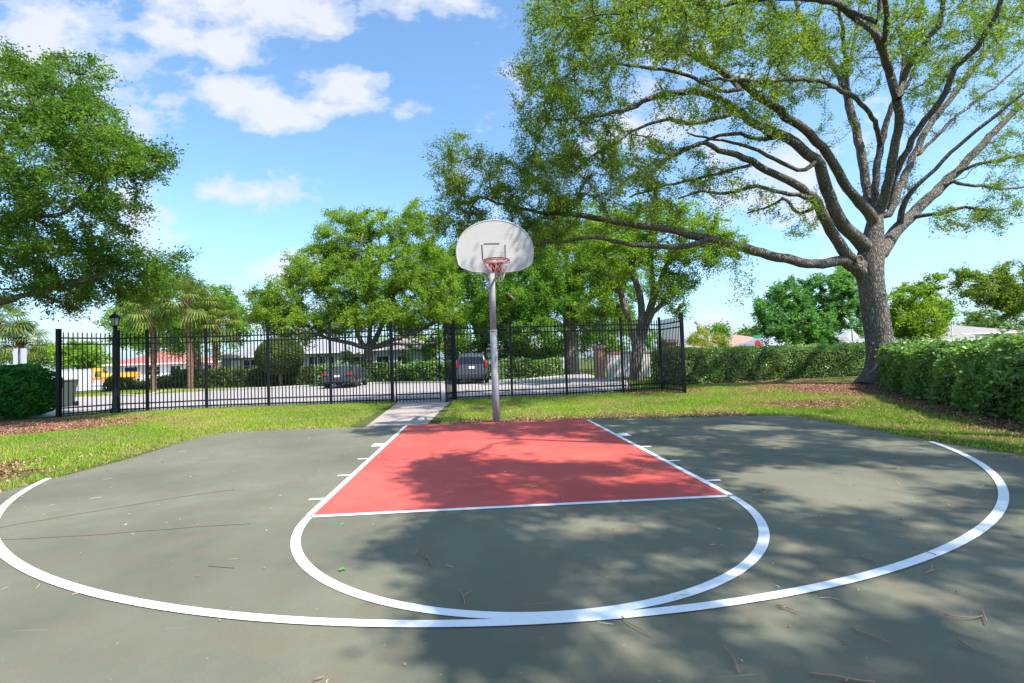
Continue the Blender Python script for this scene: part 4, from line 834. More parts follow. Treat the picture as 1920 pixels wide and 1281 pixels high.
x = rng.uniform(4, 8.6, 40000); y = rng.uniform(12.9, 24, 40000); k = x > np.interp(y, [12.9, 13.3, 14.9, 17.6, 20, 24], [4.6, 4.7, 5.7, 6.5, 7.1, 7.1])+.1; parts.append(blades(x[k], y[k], .04, .1, .022))
x = rng.uniform(7.4, 13, 20000); y = rng.uniform(26, 44, 20000); k = x > np.interp(y, [26, 44], [7.6, 9.6]); parts.append(blades(x[k], y[k], .05, .12, .05))
V, Fc, nv = [], [], 0
for v, f in parts: V.append(v); Fc.append(f+nv); nv += len(v)
tag(mesh_np('grass', np.concatenate(V), np.concatenate(Fc), M_GRASS), 'bright yellow green lawn grass between the court and the fence', 'grass', kind='stuff')
# mulch and leaf litter
def chips(n, xr, yr, ok, size=.03, z=.012):
    x = rng.uniform(*xr, n); y = rng.uniform(*yr, n); k = ok(x, y); x, y = x[k], y[k]; C = np.stack([x, y, rng.uniform(0, 1, len(x))**2*z*2+.006], 1)
    v, f = leaf_quads(C, size, size*.45, 2.0); return v, f
def mok(x, y): mu = mulchiness(x, y); return lawn_ok(x, y) & (rng.random(len(x)) < np.clip((mu+.35)*1.1, 0.03, 1))
def edge_ok(x, y):
    d = np.minimum.reduce([x+5.6, 5.68-x, np.interp(x, [-5.63, -5.4, -4.46, -2.6, 0, 1.82, 3.79, 5.15, 5.6, 5.73], [5.0, 5.75, 6.0, 5.9, 5.88, 5.68, 5.42, 5.24, 5.05, 4.6])-y]); return in_court(x, y) & (rng.random(len(x)) < np.exp(-d/(.05+.12*vnoise(x, y, .8, 5)))*.5)
ce = chips(60000, (-5.7, 5.8), (-2, 6.1), edge_ok, .028, .002); ce[0][:, 2] += .008
ps = [ce, chips(110000, (-15.5, -5.6), (-1, 12.6), mok, .045), chips(60000, (-5.6, 7), (5.3, 13), mok, .045), chips(130000, (5.6, 15), (-1, 17), mok, .05)]
V, Fc, nv = [], [], 0
for v, f in ps: V.append(v); Fc.append(f+nv); nv += len(v)
tag(mesh_np('mulch', np.concatenate(V), np.concatenate(Fc), M_CHIP), 'reddish brown mulch and fallen leaves round the oak, bush and hedge', 'mulch', kind='stuff')
def bed(poly): sheet('mulch_bed', poly, .004, M_MULCH)
bed([(-15.6, 7.0), (-12.5, 7.1), (-10.3, 7.9), (-9.8, 8.6), (-10.8, 9.6), (-12.6, 10.3), (-14, 10.4), (-15.6, 10.3)])
bed([(8.0, 1.0), (8.1, 3.5), (9.0, 6.5), (9.6, 9), (9.9, 11.5), (9, 13.6), (7, 14.4), (8, 15.5), (14, 18), (15, 12), (12, 8), (10, 5), (9, 1)])
bed([(4.6, 11.9), (6, 11.3), (7.2, 11.6), (7, 13.4), (5, 13.2)])

# bits lying on the court
def scatter_litter(n):
    V, Fc, nv = [], [], 0
    for i in range(n):
        x, y = rng.uniform(-5.5, 5.6), rng.uniform(-4, 5.6); a_ = rng.uniform(0, 6.28); l_ = rng.choice([.02, .04, .09], p=[.55, .3, .15])*rng.uniform(.6, 1.3)
        c = np.array([x, y, .017]); d_ = np.array([math.cos(a_), math.sin(a_), 0])
        P_ = np.array([c-d_*l_/2, c+np.array([-d_[1], d_[0], 0])*l_*.12+[0, 0, .004], c+d_*l_/2]); v, f = tube_np(P_, .0013 if l_ > .03 else .0022, 4); V.append(v); Fc.append(f+nv); nv += len(v)
    return np.concatenate(V), np.concatenate(Fc)
def lit_b(t):
    r = t.add('ShaderNodeNewGeometry').outputs['Random Per Island']; return principled(t, t.ramp(r, [(0, (.22, .09, .05)), (.45, (.42, .25, .14)), (.75, (.5, .42, .32)), (1, (.68, .64, .56))]), .8)
v, f = scatter_litter(420)
tag(mesh_np('leaf_litter', v, f, mat('litter', lit_b)), 'tiny leaf bits and needles scattered over the court', 'litter', kind='stuff')
def twig(label, lines, r_=.0026, m_=M_TWIG):
    b = MB(); z = .018; c0 = gr(*lines[0][0], z)
    for l_ in lines:
        P_ = resample([(*gr(x, y, z)[:2]-c0[:2], z+.002, 0) for x, y in l_], .03)[:, :3]; P_[:, 2] += np.abs(np.sin(np.arange(len(P_))*.5))*.004; b.tube(P_, r_, 5)
    o = b.build('fallen_twig', m_, None, True); o.location = (c0[0], c0[1], 0); tag(o, label, 'twig', 'fallen twigs on the court')
twig('forked Y shaped twig in the shadow inside the circle', [[(871, 1134), (869, 1120), (858, 1105)], [(869, 1120), (885, 1108)]])
twig('branched red twig left in the circle near its centre shadow', [[(811, 1062), (803, 1047), (795, 1035)], [(803, 1048), (790, 1040)], [(786, 1032), (775, 1043)]])
twig('long brown twig crossing the bottom edge of the white circle', [[(1166, 1156), (1180, 1170), (1203, 1182), (1223, 1194)]])
twig('curved thin twig on bare shade below the white arc', [[(1348, 1206), (1362, 1218), (1375, 1235), (1382, 1252), (1386, 1262)]])
twig('T shaped twig with a long curved stem near the right edge', [[(1769, 1153), (1800, 1159), (1830, 1160), (1845, 1154)], [(1840, 1142), (1845, 1154), (1851, 1170)]])
twig('longest straight twig with forked end below the arc', [[(1592, 1179), (1610, 1185), (1640, 1195), (1667, 1207)], [(1598, 1173), (1610, 1185)]])
twig('thick reddish twig with side shoot along the bottom edge', [[(1517, 1263), (1560, 1269), (1600, 1276), (1640, 1280)], [(1585, 1278), (1592, 1271)]], .004)
twig('short thick twig right of centre low on the court', [[(1795, 1199), (1808, 1208), (1826, 1220)]], .004)
twig('tangled small twig just below the white arc at right', [[(1732, 1077), (1745, 1070), (1748, 1060)], [(1740, 1073), (1751, 1069)]])
twig('crumpled twig tangle between the circle and the arc', [[(1613, 1041), (1622, 1049), (1638, 1052)], [(1625, 1052), (1636, 1047), (1641, 1055)]])
twig('thin twig lying beside the arc on its inner side', [[(1710, 1029), (1730, 1034), (1755, 1042)]])
twig('forked pale red twig under the right part of the arc', [[(1455, 1135), (1475, 1140), (1497, 1149)], [(1460, 1139), (1475, 1140)]])
twig('bright orange brown twig near the bottom left edge', [[(587, 1276), (597, 1273), (607, 1270)]])
twig('small curled twig outside the right corner of the key', [[(1424, 917), (1432, 926), (1437, 920), (1426, 928)]])
b = MB(); c = gr(642, 1067, .02); M_LEAF = plain('fresh_leaf', (.12, .26, .03), .5, .2, 30)
for i in range(4):
    a_ = i*1.4; d_ = np.array([math.cos(a_), math.sin(a_), .15])*.026; s_ = np.array([-d_[1], d_[0], 0])*.35; b.raw([(0, 0, .046), tuple(d_*.5+s_+[0, 0, .05]), tuple(d_+[0, 0, .047]), tuple(d_*.5-s_+[0, 0, .05])], [(0, 1, 2, 3)])
o = b.build('fallen_leaf', M_LEAF); o.location = (c[0], c[1], -.029); tag(o, 'single green leaf sprig on the sunlit left part of the circle', 'leaf')

# ------------------------------------------------------------------ basketball hoop
hp = thing('basketball_hoop', (0, 5.97, 0), 'weathered fan shaped basketball backboard with red rim on a mottled pole at the baseline', 'basketball hoop')
by = 4.84-5.97
MB().tube([(0, 0, -.1), (0, 0, 1.9)], .073, 20).tube([(0, 0, 1.9), (0, 0, 3.35)], .066, 20).build('pole', M_POLE, hp, True)
MB().tube([(0, 0, 1.86), (0, 0, 1.90)], .079, 20).build('pole_collar', M_POLE, hp, True)
ar = MB(); ar.tube([(0, 0, 3.2), (0, -.45, 3.22), (0, by+.06, 3.25)], .045, 10)
for s_ in (-1, 1): ar.bar((s_*.05, -.02, 3.3), (s_*.3, by+.05, 3.6), .035); ar.bar((s_*.05, -.02, 2.95), (s_*.22, by+.05, 3.02), .035)
ar.box(-.34, .34, by+.035, by+.06, 3.56, 3.62); ar.box(-.25, .25, by+.035, by+.06, 3.0, 3.05)
ar.build('support_arm', M_POLE, hp)
zt, zb, zm = at(928, 413.5, 4.84)[2], at(928, 511, 4.84)[2], at(928, 470, 4.84)[2]
xc = at(928, 470, 4.84)[0]; hw = (at(999, 470, 4.84)[0]-at(855.5, 470, 4.84)[0])/2
out = []
for a_ in np.linspace(math.pi, 0, 33): out.append((hw*math.cos(a_), zm-.03+(zt-zm+.03)*math.sin(a_)**.92))
cz = zb+.13
for (x_, z_) in ((hw-.005, zm-.12), (hw-.03, cz+.03), (hw-.09, cz-.03), (hw*.62, zb+.025), (hw*.34, zb)): out.append((x_, z_))
out += [(-x_, z_) for x_, z_ in out[:-6:-1]]
bm = MB(); n = len(out)
bm.raw([(xc+x_, by+y_, z_) for y_ in (-.018, .018) for x_, z_ in out], [list(range(n))[::-1], list(range(n, 2*n))]+[(i, (i+1) % n, n+(i+1) % n, n+i) for i in range(n)])
bb = bm.build('backboard', M_BOARD, hp)
ed = MB(); ed.tube([(xc+x_, by-.012, z_) for x_, z_ in out+[out[0]]], .014, 6, False); ed.build('backboard_edge', M_BOARD, bb, True)
M_BLK = plain('faded_black_tape', (.035, .035, .035), .6, .5, 20)
sq = MB(); yq = by-.021
def pt(x_, y_): p_ = at(x_, y_, 4.82); return p_[0], p_[2]
for (a_, b_, w_) in (((903.5, 459), (905, 487), .02), ((947, 459), (947.5, 487), .015), ((907.5, 457), (937, 456.5), .018)):
    A, B_ = pt(*a_), pt(*b_); sq.bar((A[0], yq, A[1]), (B_[0], yq, B_[1]), w_, .003) if abs(A[0]-B_[0]) > .1 else sq.bar((A[0], yq, A[1]), (B_[0], yq, B_[1]), w_, .003, (0, 1, 0))
sq.build('target_square', M_BLK, bb)
rz = 3.05; rc = (at(931, 494, 4.457)[0], 4.457-5.97, rz)
rm = MB(); a = np.linspace(0, 2*np.pi, 41)
rm.tube([(rc[0]+.2286*math.cos(q_), rc[1]+.2286*math.sin(q_), rz) for q_ in a], .0105, 8, False)
rm.tube([(rc[0]+.2286*math.cos(q_), rc[1]+.2286*math.sin(q_), rz-.026) for q_ in a], .008, 8, False)
for i in range(12):
    q_ = i*math.pi/6; rm.tube([(rc[0]+.2286*math.cos(q_+s_), rc[1]+.2286*math.sin(q_+s_), rz-z_) for s_, z_ in ((-.06, .026), (-.03, .05), (.03, .05), (.06, .026))], .004, 5)
rim = rm.build('rim', M_RIM, hp, True)
br_ = MB(); br_.box(rc[0]-.12, rc[0]+.12, by-.19, by-.02, rz-.012, rz+.002); br_.box(rc[0]-.11, rc[0]+.11, by-.032, by-.02, rz-.16, rz-.012)
br_.raw([(rc[0]+s_*.10, y_, z_) for s_ in (-1, 1) for y_, z_ in ((by-.03, rz-.15), (by-.17, rz-.012), (by-.03, rz-.012))], [(0, 1, 2), (3, 5, 4), (0, 3, 4, 1)])
br_.build('bracket', M_REDBR, hp)
st = MB()
for s_ in (-1, 1): st.tube([(rc[0]+s_*.225, rc[1]-.02, rz-.02), (rc[0]+s_*.22, rc[1]+.05, rz-.08), (rc[0]+s_*.14, rc[1]+.2, rz-.13), (rc[0]+s_*.09, by-.03, rz-.16)], .006, 6)
st.build('rim_brace', M_RIM, hp, True)
nt = MB()
def npt(q_, r_, z_): return (rc[0]+r_*math.cos(q_)+.02, rc[1]+r_*math.sin(q_), rz+z_)
for i in range(12):
    q0 = i*math.pi/6
    if i % 5 == 2: continue
    nt.tube([npt(q0, .225, -.04), npt(q0+.26, .17, -.14), npt(q0+.5, .13, -.22)], .0035, 5); nt.tube([npt(q0, .225, -.04), npt(q0-.26, .17, -.14), npt(q0-.5, .13, -.22)], .0035, 5)
for i in (0, 1, 2, 7, 8):
    q0 = i*math.pi/6; nt.tube([npt(q0, .13, -.22), npt(q0+.3, .10, -.32), npt(q0+.1, .08, -.38), npt(q0-.3, .10, -.31), npt(q0, .13, -.22)], .0035, 5)
nt.tube([npt(-1.3, .2, -.05), npt(-1.5, .12, -.12), npt(-1.6, .1, -.16), npt(-1.9, .15, -.08), npt(-2.1, .22, -.04)], .004, 5)
nt.build('net', M_NET, hp, True)

# ------------------------------------------------------------------ fence
FP = {}
def fpt(px, py): return gr(px, py)[:2]
def panel(A, B, parent, base, n=None, h=2.5, name='fence_panel', gap=.05):
    A = np.array([*A, 0.0]); B_ = np.array([*B, 0.0]); d = B_-A; L_ = np.linalg.norm(d); d /= L_; m_ = MB(); n = n or max(2, int(round(L_/.112)))
    for z in (.10, .27, 2.17, 2.35): m_.bar(A+d*gap-base+[0, 0, z], B_-d*gap-base+[0, 0, z], .03, .042)
    for i in range(1, n):
        p = A+d*L_*i/n-base; m_.bar(p+[0, 0, .02], p+[0, 0, h], .025, .025, tuple(d)); s_ = .0125
        c = p+np.array([0, 0, h]); m_.raw([c+(-s_, -s_, 0), c+(s_, -s_, 0), c+(s_, s_, 0), c+(-s_, s_, 0), c+(0, 0, .03)], [(0, 1, 4), (1, 2, 4), (2, 3, 4), (3, 0, 4)])
    return m_.build(name, M_BLACK, parent)
def fpost(p, parent, base, h=2.6, w_=.075):
    x, y = p[0]-base[0], p[1]-base[1]; m_ = MB().box(x-w_/2, x+w_/2, y-w_/2, y+w_/2, -.02, h); m_.box(x-w_/2-.006, x+w_/2+.006, y-w_/2-.006, y+w_/2+.006, h, h+.02)
    return m_.build('post', M_BLACK, parent)
def fence(label, pts, hs=None):
    base = np.array([*pts[0], 0.0]); t = thing('metal_fence', tuple(base), label, 'fence')
    for i, p in enumerate(pts): fpost(p, t, base, (hs or {}).get(i, 2.6), .075 if i not in (0, len(pts)-1) else .1)
    for a_, b_ in zip(pts[:-1], pts[1:]): panel(a_, b_, t, base)
    return t
LF = [(-12.68, 11.0), (-11.72, 12.05), (-10.9, 12.15), (-9.2, 12.4), (-7.2, 12.35), (-5.15, 12.2), (-3.1, 11.85)]
fence('long run of black picket fence left of the gate, from the corner by the bush', LF)
RF = [(-1.08, 12.0), (.78, 12.05), (2.62, 12.1), (4.62, 12.4), (6.22, 13.05), (6.33, 11.4)]
fence('black picket fence run right of the gate, turning back at the hedge corner', RF)
ga = np.array([-3.0, 11.83, 0]); t = thing('metal_gate', tuple(ga), 'closed black picket gate leaf across the end of the walkway', 'gate')
panel((-2.97, 11.83), (-1.56, 11.8), t, ga, 13, name='leaf_panel', gap=.0)
for x_ in (-2.97, -1.56): MB().box(x_-ga[0]-.022, x_-ga[0]+.022, -.025-(.03 if x_ > -2 else 0), .025-(.03 if x_ > -2 else 0), .02, 2.56).build('gate_stile', M_BLACK, t)
MB().box(-1.62-ga[0], -1.5-ga[0], -.09, -.055, 1.0, 1.16).build('latch', M_BLACK, t)
gb = np.array([-1.1, 11.95, 0]); t = thing('metal_gate', tuple(gb), 'narrow black gate leaf swung open towards the court right of the gap', 'gate')
panel((-1.14, 11.9), (-1.34, 11.2), t, gb, 6, name='leaf_panel', gap=.0)
for p in ((-1.14, 11.9), (-1.34, 11.2)): MB().box(p[0]-gb[0]-.022, p[0]-gb[0]+.022, p[1]-gb[1]-.022, p[1]-gb[1]+.022, .02, 2.52).build('gate_stile', M_BLACK, t)

lp = thing('lamp_post', (-11.62, 11.78, 0), 'black fluted lamp post with lantern standing before the left fence', 'lamp post')
MB().lathe([(.13, 0), (.13, .12), (.10, .2), (.085, .5), (.078, 2.3), (.085, 2.36), (.06, 2.42), (.045, 2.62), (.06, 2.66), (.03, 2.7)], 16).build('post', M_BLACK, lp, True)
ln = MB()
ln.lathe([(.05, 2.68), (.085, 2.72), (.085, 2.74), (.0, 2.75)], 6); ln.lathe([(.17, 2.98), (.15, 3.02), (.09, 3.09), (.03, 3.12), (.03, 3.15), (.012, 3.19), (.0, 3.2)], 6)
for i in range(6):
    q_ = i*math.pi/3; ln.tube([(.082*math.cos(q_), .082*math.sin(q_), 2.73), (.135*math.cos(q_), .135*math.sin(q_), 2.99)], .008, 5)
ln.build('lantern', M_BLACK, lp)
MB().lathe([(.075, 2.75), (.122, 2.97)], 6).build('glass', plain('lantern_glass', (.6, .6, .58), .3, .05, 5), lp)

# ------------------------------------------------------------------ cars
def car(label, cx_, ry, Lc, Wc, Hc, suv, paint):
    """parked nose away from the camera; origin at the rear bumper on the ground"""
    t = thing('parked_car', (cx_, ry, .01), label, 'car', 'cars parked beyond the fence'); w2 = Wc/2
    if suv: prof = [(.0, .42), (0.02, .75), (.05, 1.02), (.22, 1.50), (.34, 1.66), (1.2, 1.72), (2.5, 1.66), (3.3, 1.15), (4.3, 1.02), (4.6, .8), (4.65, .4)]
    else: prof = [(.0, .40), (.02, .72), (.08, .96), (.45, 1.0), (1.15, 1.38), (1.9, 1.44), (2.6, 1.38), (3.35, .98), (4.3, .86), (4.55, .68), (4.6, .35)]
    s_ = Hc/max(z for _, z in prof); prof = [(y, z*s_) for y, z in prof]; belt = (1.06 if suv else .95)*s_
    secs = []; ys = sorted(set([p[0] for p in prof]+list(np.linspace(0, Lc, 22))))
    for y in ys:
        zt_ = np.interp(y, [p[0] for p in prof], [p[1] for p in prof]); e = min(y, Lc-y); wb = w2*(1-.10*max(0, 1-e/.35)**2); row = []
        zb_ = .28; zbel = min(belt, zt_-.02)
        for z, wf in ((zb_, .93), (zb_+.12, 1), ((zb_+zbel)/2, 1.0), (zbel, .965)): row.append((wb*wf, z))
        if zt_ > belt+.05: row += [(wb*(.965-.18*(zt_-belt)/.6), zt_-.07), (wb*(.965-.18*(zt_-belt)/.6)-.1, zt_-.01), (0, zt_+.01)]
        else: row += [(wb*.93, zt_-.01), (wb*.6, zt_+.005), (0, zt_+.01)]
        secs.append([(x_, y, z) for x_, z in row]+[(-x_, y, z) for x_, z in row[-2::-1]])
    k = len(secs[0]); V = [p for s in secs for p in s]; Fc = [(i*k+j, i*k+j+1, (i+1)*k+j+1, (i+1)*k+j) for i in range(len(secs)-1) for j in range(k-1)]
    Fc += [(i*k+k-1, i*k, (i+1)*k, (i+1)*k+k-1) for i in range(len(secs)-1)]+[list(range(k))[::-1], [(len(secs)-1)*k+j for j in range(k)]]
    body = mesh_np('body', V, Fc, paint, t, True)
    body.data.polygons.foreach_set('use_smooth', np.array([len(p.vertices) == 4 for p in body.data.polygons]))
    gl = MB()
    if suv: a_, b_ = (.085, 1.10*s_), (.235, 1.50*s_); sidey = (.5, 3.0)
    else: a_, b_ = (.56, 1.04*s_), (1.08, 1.33*s_); sidey = (1.35, 3.0)
    wt, wb = w2*.80, w2*.70
    gl.raw([(-wt, a_[0]-.02, a_[1]), (wt, a_[0]-.02, a_[1]), (wb, b_[0]-.02, b_[1]), (-wb, b_[0]-.02, b_[1])], [(0, 1, 2, 3)]).build('rear_window', M_GLASS, t)
    zt_ = (1.56 if suv else 1.28)*s_; off = w2*(.965-.18*(zt_-belt)/.6)+.012
    for s in (-1, 1):
        for y0, y1 in ((sidey[0]+.1, sidey[0]+.75), (sidey[0]+.85, sidey[0]+1.55), (sidey[0]+1.62, sidey[0]+2.2)):
            MB().raw([(s*(w2*.965+.012), y0, belt+.05), (s*(w2*.965+.012), y1, belt+.05), (s*off, y1-.08, zt_-.03), (s*off, y0+.08, zt_-.03)], [(0, 1, 2, 3)]).build('side_window', M_GLASS, t)
    for s in (-1, 1):
        lb = MB()
        if suv: lb.box(s*w2*.97-.16*(s > 0), s*w2*.97+.16*(s < 0), -.015, .1, .92*s_, 1.2*s_)
        else: lb.box(s*w2*.97-.34*(s > 0), s*w2*.97+.34*(s < 0), -.02, .1, .80*s_, .93*s_)
        lb.build('taillight', plain('taillight_red', (.42, .01, .012), .2, .2, 10), t, bevel=.015)
    MB().box(-w2*.94, w2*.94, -.05, .12, .34, .58).build('bumper', plain('bumper_dark', (.03, .03, .035), .5, .1, 4) if suv else paint, t, bevel=.03)
    MB().box(-.16, .16, -.062 if not suv else -.012, -.052 if not suv else .03, (.62 if not suv else .84), (.73 if not suv else .98)).build('licence_plate', M_WHITE, t)
    tyre = plain('tyre_rubber', (.02, .02, .02), .8, .1, 10); rimm = plain('alloy_rim', (.45, .45, .46), .3, .1, 10, metal=.8)
    for y in (.85, Lc-.9):
        for s in (-1, 1):
            r_ = .35 if suv else .32; wl = MB(); prof_ = [(r_*.62, -.1), (r_*.96, -.1), (r_, -.06), (r_, .06), (r_*.96, .1), (r_*.62, .1)]
            a = np.linspace(0, 2*np.pi, 24, endpoint=False); xw = s*(w2-.1); kk = 24
            V = [(xw+x_, y+q_*math.cos(u), r_+q_*math.sin(u)) for q_, x_ in prof_ for u in a]
            wl.raw(V, [(i*kk+j, i*kk+(j+1) % kk, ((i+1) % 6)*kk+(j+1) % kk, ((i+1) % 6)*kk+j) for i in range(6) for j in range(kk)]); wh = wl.build('wheel', tyre, t, True)
            rmm = MB(); rmm.raw([(xw+s*.085, y+r_*.6*math.cos(u), r_+r_*.6*math.sin(u)) for u in a]+[(xw+s*.06, y, r_)], [(j, (j+1) % kk, kk) for j in range(kk)]); rmm.build('hubcap', rimm, wh)
    if suv:
        for s in (-1, 1): MB().tube([(s*w2*.72, .45, 1.70*s_), (s*w2*.72, .55, 1.76*s_), (s*w2*.72, 2.2, 1.77*s_), (s*w2*.72, 2.4, 1.70*s_)], .018, 6).build('roof_rail', rimm, t, True)
    for s in (-1, 1): MB().box(s*(w2+.02)-.09, s*(w2+.02)+.09, 2.95, 3.05, belt, belt+.14).build('mirror', paint, t, bevel=.02)
    return t
P_SIL = plain('silver_car_paint', (.05, .055, .065), .34, .05, 2, metal=.2, coat=.3, bstr=0)
P_GRY = plain('grey_car_paint', (.06, .07, .085), .3, .05, 2, metal=.2, coat=.35, bstr=0)
car('silver sedan parked with its tail to the fence, left of the gate', -8.0, 23.2, 4.3, 1.72, 1.26, False, P_SIL)
car('grey blue sport utility car seen from behind next to the hoop pole', -.62, 22.9, 4.65, 1.8, 1.72, True, P_GRY)

# ------------------------------------------------------------------ bin, signs, pillars, walls
bx = thing('refuse_bin', (*gr(120, 763)[:2], .0), 'grey green wheeled refuse bin standing behind the corner of the fence', 'bin'); M_BIN = plain('bin_plastic', (.055, .066, .062), .6, .15, 3)
m_ = MB(); m_.raw([(s*.22, u*.24, .05) for s in (-1, 1) for u in (-1, 1)]+[(s*.29, u*.32, 1.0) for s in (-1, 1) for u in (-1, 1)], [(0, 1, 3, 2), (4, 6, 7, 5), (0, 2, 6, 4), (1, 5, 7, 3), (0, 4, 5, 1), (2, 3, 7, 6)]); m_.build('bin_body', M_BIN, bx, bevel=.03)
MB().box(-.31, .31, -.36, .34, 1.0, 1.06).build('lid', M_BIN, bx, bevel=.02)
for s in (-1, 1): MB().tube([(s*.24-.03, .28, .1), (s*.24+.03, .28, .1)], .1, 14).build('wheel', M_BLACK, bx, True)
def sign(name, label, px, py, Y, w_, h, m_, shape='rect', face=None, pole=.03, back=M_POLE):
    c = at(px, py, Y); t = thing(name, (c[0], c[1], 0), label, 'sign'); MB().tube([(0, 0, 0), (0, 0, c[2]+h*.5)], pole, 8).build('pole', back, t, True)
    if shape == 'diamond': P_ = [(0, -h/2), (w_/2, 0), (0, h/2), (-w_/2, 0)]
    elif shape == 'oct': P_ = [(w_/2*math.cos(R(22.5+45*i))*1.08, h/2*math.sin(R(22.5+45*i))*1.08) for i in range(8)]
    else: P_ = [(-w_/2, -h/2), (w_/2, -h/2), (w_/2, h/2), (-w_/2, h/2)]
    n_ = len(P_); b_ = MB(); b_.raw([(x_, y_, c[2]+z_) for y_ in ((.005+pole, .01+pole) if face is None else (-.04-pole, -.035-pole)) for x_, z_ in P_], [list(range(n_)), list(range(n_, 2*n_))[::-1]]+[(i, (i+1) % n_, n_+(i+1) % n_, n_+i) for i in range(n_)]); b_.build('sign_plate', m_, t)
    return t, c
M_SIGN = plain('sign_back_metal', (.55, .56, .58), .5, .08, 4, metal=.3)
sign('road_sign', 'grey blank rectangular sign on a black post above the left bush', 36, 671, 24, .7, 1.02, M_SIGN, back=M_BLACK, pole=.04)
sign('road_sign', 'white back of a diamond sign left of the big trunk', 1599, 630, 30, .92, .92, M_WHITE, 'diamond')
sign('road_sign', 'orange diamond work sign above the hedge at the right edge', 1903, 637, 30, .95, .95, plain('orange_sign', (.85, .25, .02), .5, .05, 4), 'diamond', 1)
t, c = sign('street_sign', 'red stop sign with a green street name blade above the hedge', 1420, 645, 44, .62, .72, plain('red_sign', (.5, .02, .03), .5, .05, 4), 'oct', 1)
gz = at(1422, 631, 44)[2]; MB().box(-.45, .45, -.1, -.08, gz-.2, gz+.12).build('name_blade', plain('green_sign', (.03, .3, .17), .5, .05, 4), t)
sign('road_sign', 'narrow grey sign edge above the hedge near the yellow tree', 1367, 648, 40, .35, 1.0, M_SIGN)
lamp2 = at(630, 700, 27.5); dp = thing('street_lamp', (lamp2[0]+.1, 29.5, 0), 'thin dark lamp pole rising behind the silver sedan', 'street lamp')
MB().tube([(0, 0, 0), (-.02, 0, 3), (-.03, 0, 4.2)], .06, 8).build('pole', M_BLACK, dp, True); MB().lathe([(.05, 4.15), (.14, 4.4), (.17, 4.42), (.03, 4.55), (0, 4.6)], 8).build('lantern', M_BLACK, dp)
def pillar(label, px, Y, h, w_):
    c = gr_on(px, Y); t = thing('brick_pillar', tuple(c), label, 'pillar', None, .35); a_ = w_/2
    MB().box(-a_, a_, -a_, a_, 0, h-.22).build('shaft', M_BRICK, t)
    MB().box(-a_-.04, a_+.04, -a_-.04, a_+.04, h-.22, h-.15).box(-a_-.09, a_+.09, -a_-.09, a_+.09, h-.15, h-.06).box(-a_-.04, a_+.04, -a_-.04, a_+.04, h-.06, h).build('cap', M_CAP, t, bevel=.01)
M_CAP = plain('tan_cap_stone', (.55, .36, .25), .8, .1, 4); M_WALLP = plain('pale_stucco', (.7, .64, .62), .9, .06, 2)
pillar('red brick pillar with tan cap at the left end of the entry wall', 1125, 24.4, 1.95, .44)
pillar('red brick pillar behind the fence corner, the nearer of the two', 1254, 17.6, 1.95, .56)
p1, p2 = gr_on(1133, 24.6), gr_on(1247, 18.0)
w_ = thing('entry_wall', (p1[0]+.15, p1[1], 0), 'pale stucco entry wall with brick coping between the two brick pillars', 'wall'); d = np.array([5.6, -.5, 0.0])
MB().bar((0, 0, .72), d+[0, 0, .72], .22, 1.44).build('wall_panel', M_WALLP, w_); MB().bar((0, 0, 1.49), d+[0, 0, 1.49], .3, .10).build('coping', M_BRICK, w_)
a1_, a2_ = gr_on(1268, 17.9), gr_on(1320, 19.5)
w_ = thing('entry_wall', tuple(a1_), 'short brick red garden wall right of the fence corner post', 'wall'); d = a2_-a1_
MB().bar((0, 0, .78), d+[0, 0, .78], .22, 1.56).build('wall_panel', M_BRICK, w_); MB().bar((0, 0, 1.61), d+[0, 0, 1.61], .3, .10).build('coping', M_CAP, w_)
pA, pB = gr_on(60, 88), gr_on(176, 88)
w_ = thing('garden_wall', tuple(pA), 'long white wall far off below the row of garden trees', 'wall'); d = pB-pA
MB().bar((0, 0, 1.0), d+[0, 0, 1.0], .25, 2.0).build('wall_panel', M_WHITE, w_); MB().bar((0, 0, 2.04), d+[0, 0, 2.04], .35, .08).build('coping', M_WHITE, w_)
tr_c = gr_on(222, 58); t = thing('flatbed_trailer', tuple(tr_c), 'orange and yellow flatbed trailer parked before the red roofed house', 'trailer'); M_OR = plain('orange_paint', (.8, .22, .03), .5, .1, 3); M_YE = plain('amber_paint', (.85, .45, .04), .5, .1, 3)
MB().box(-2.3, 1.6, -1, 1, .45, .75).build('deck', M_OR, t, bevel=.02)
for q_ in (-1, 1): MB().box(-1.2, 1.9, q_-.05, q_+.05, .75, 1.25).build('side_rail', M_YE, t)
for s in (-1, 1):
    for y_ in (-.3, .5): MB().tube([(y_, s*.9-.1, .36), (y_, s*.9+.1, .36)], .36, 16).build('wheel', M_BLACK, t, True)
c = gr_on(183, 60); t = thing('traffic_barricade', tuple(c), 'small amber barricade board between white wall and trailer', 'barricade')
MB().box(-.6, .6, -.03, .03, 1.5, 1.9).build('board', M_YE, t); MB().bar((-.5, 0, 0), (-.5, 0, 1.9), .08).bar((.5, 0, 0), (.5, 0, 1.9), .08).build('stand', M_OR, t)

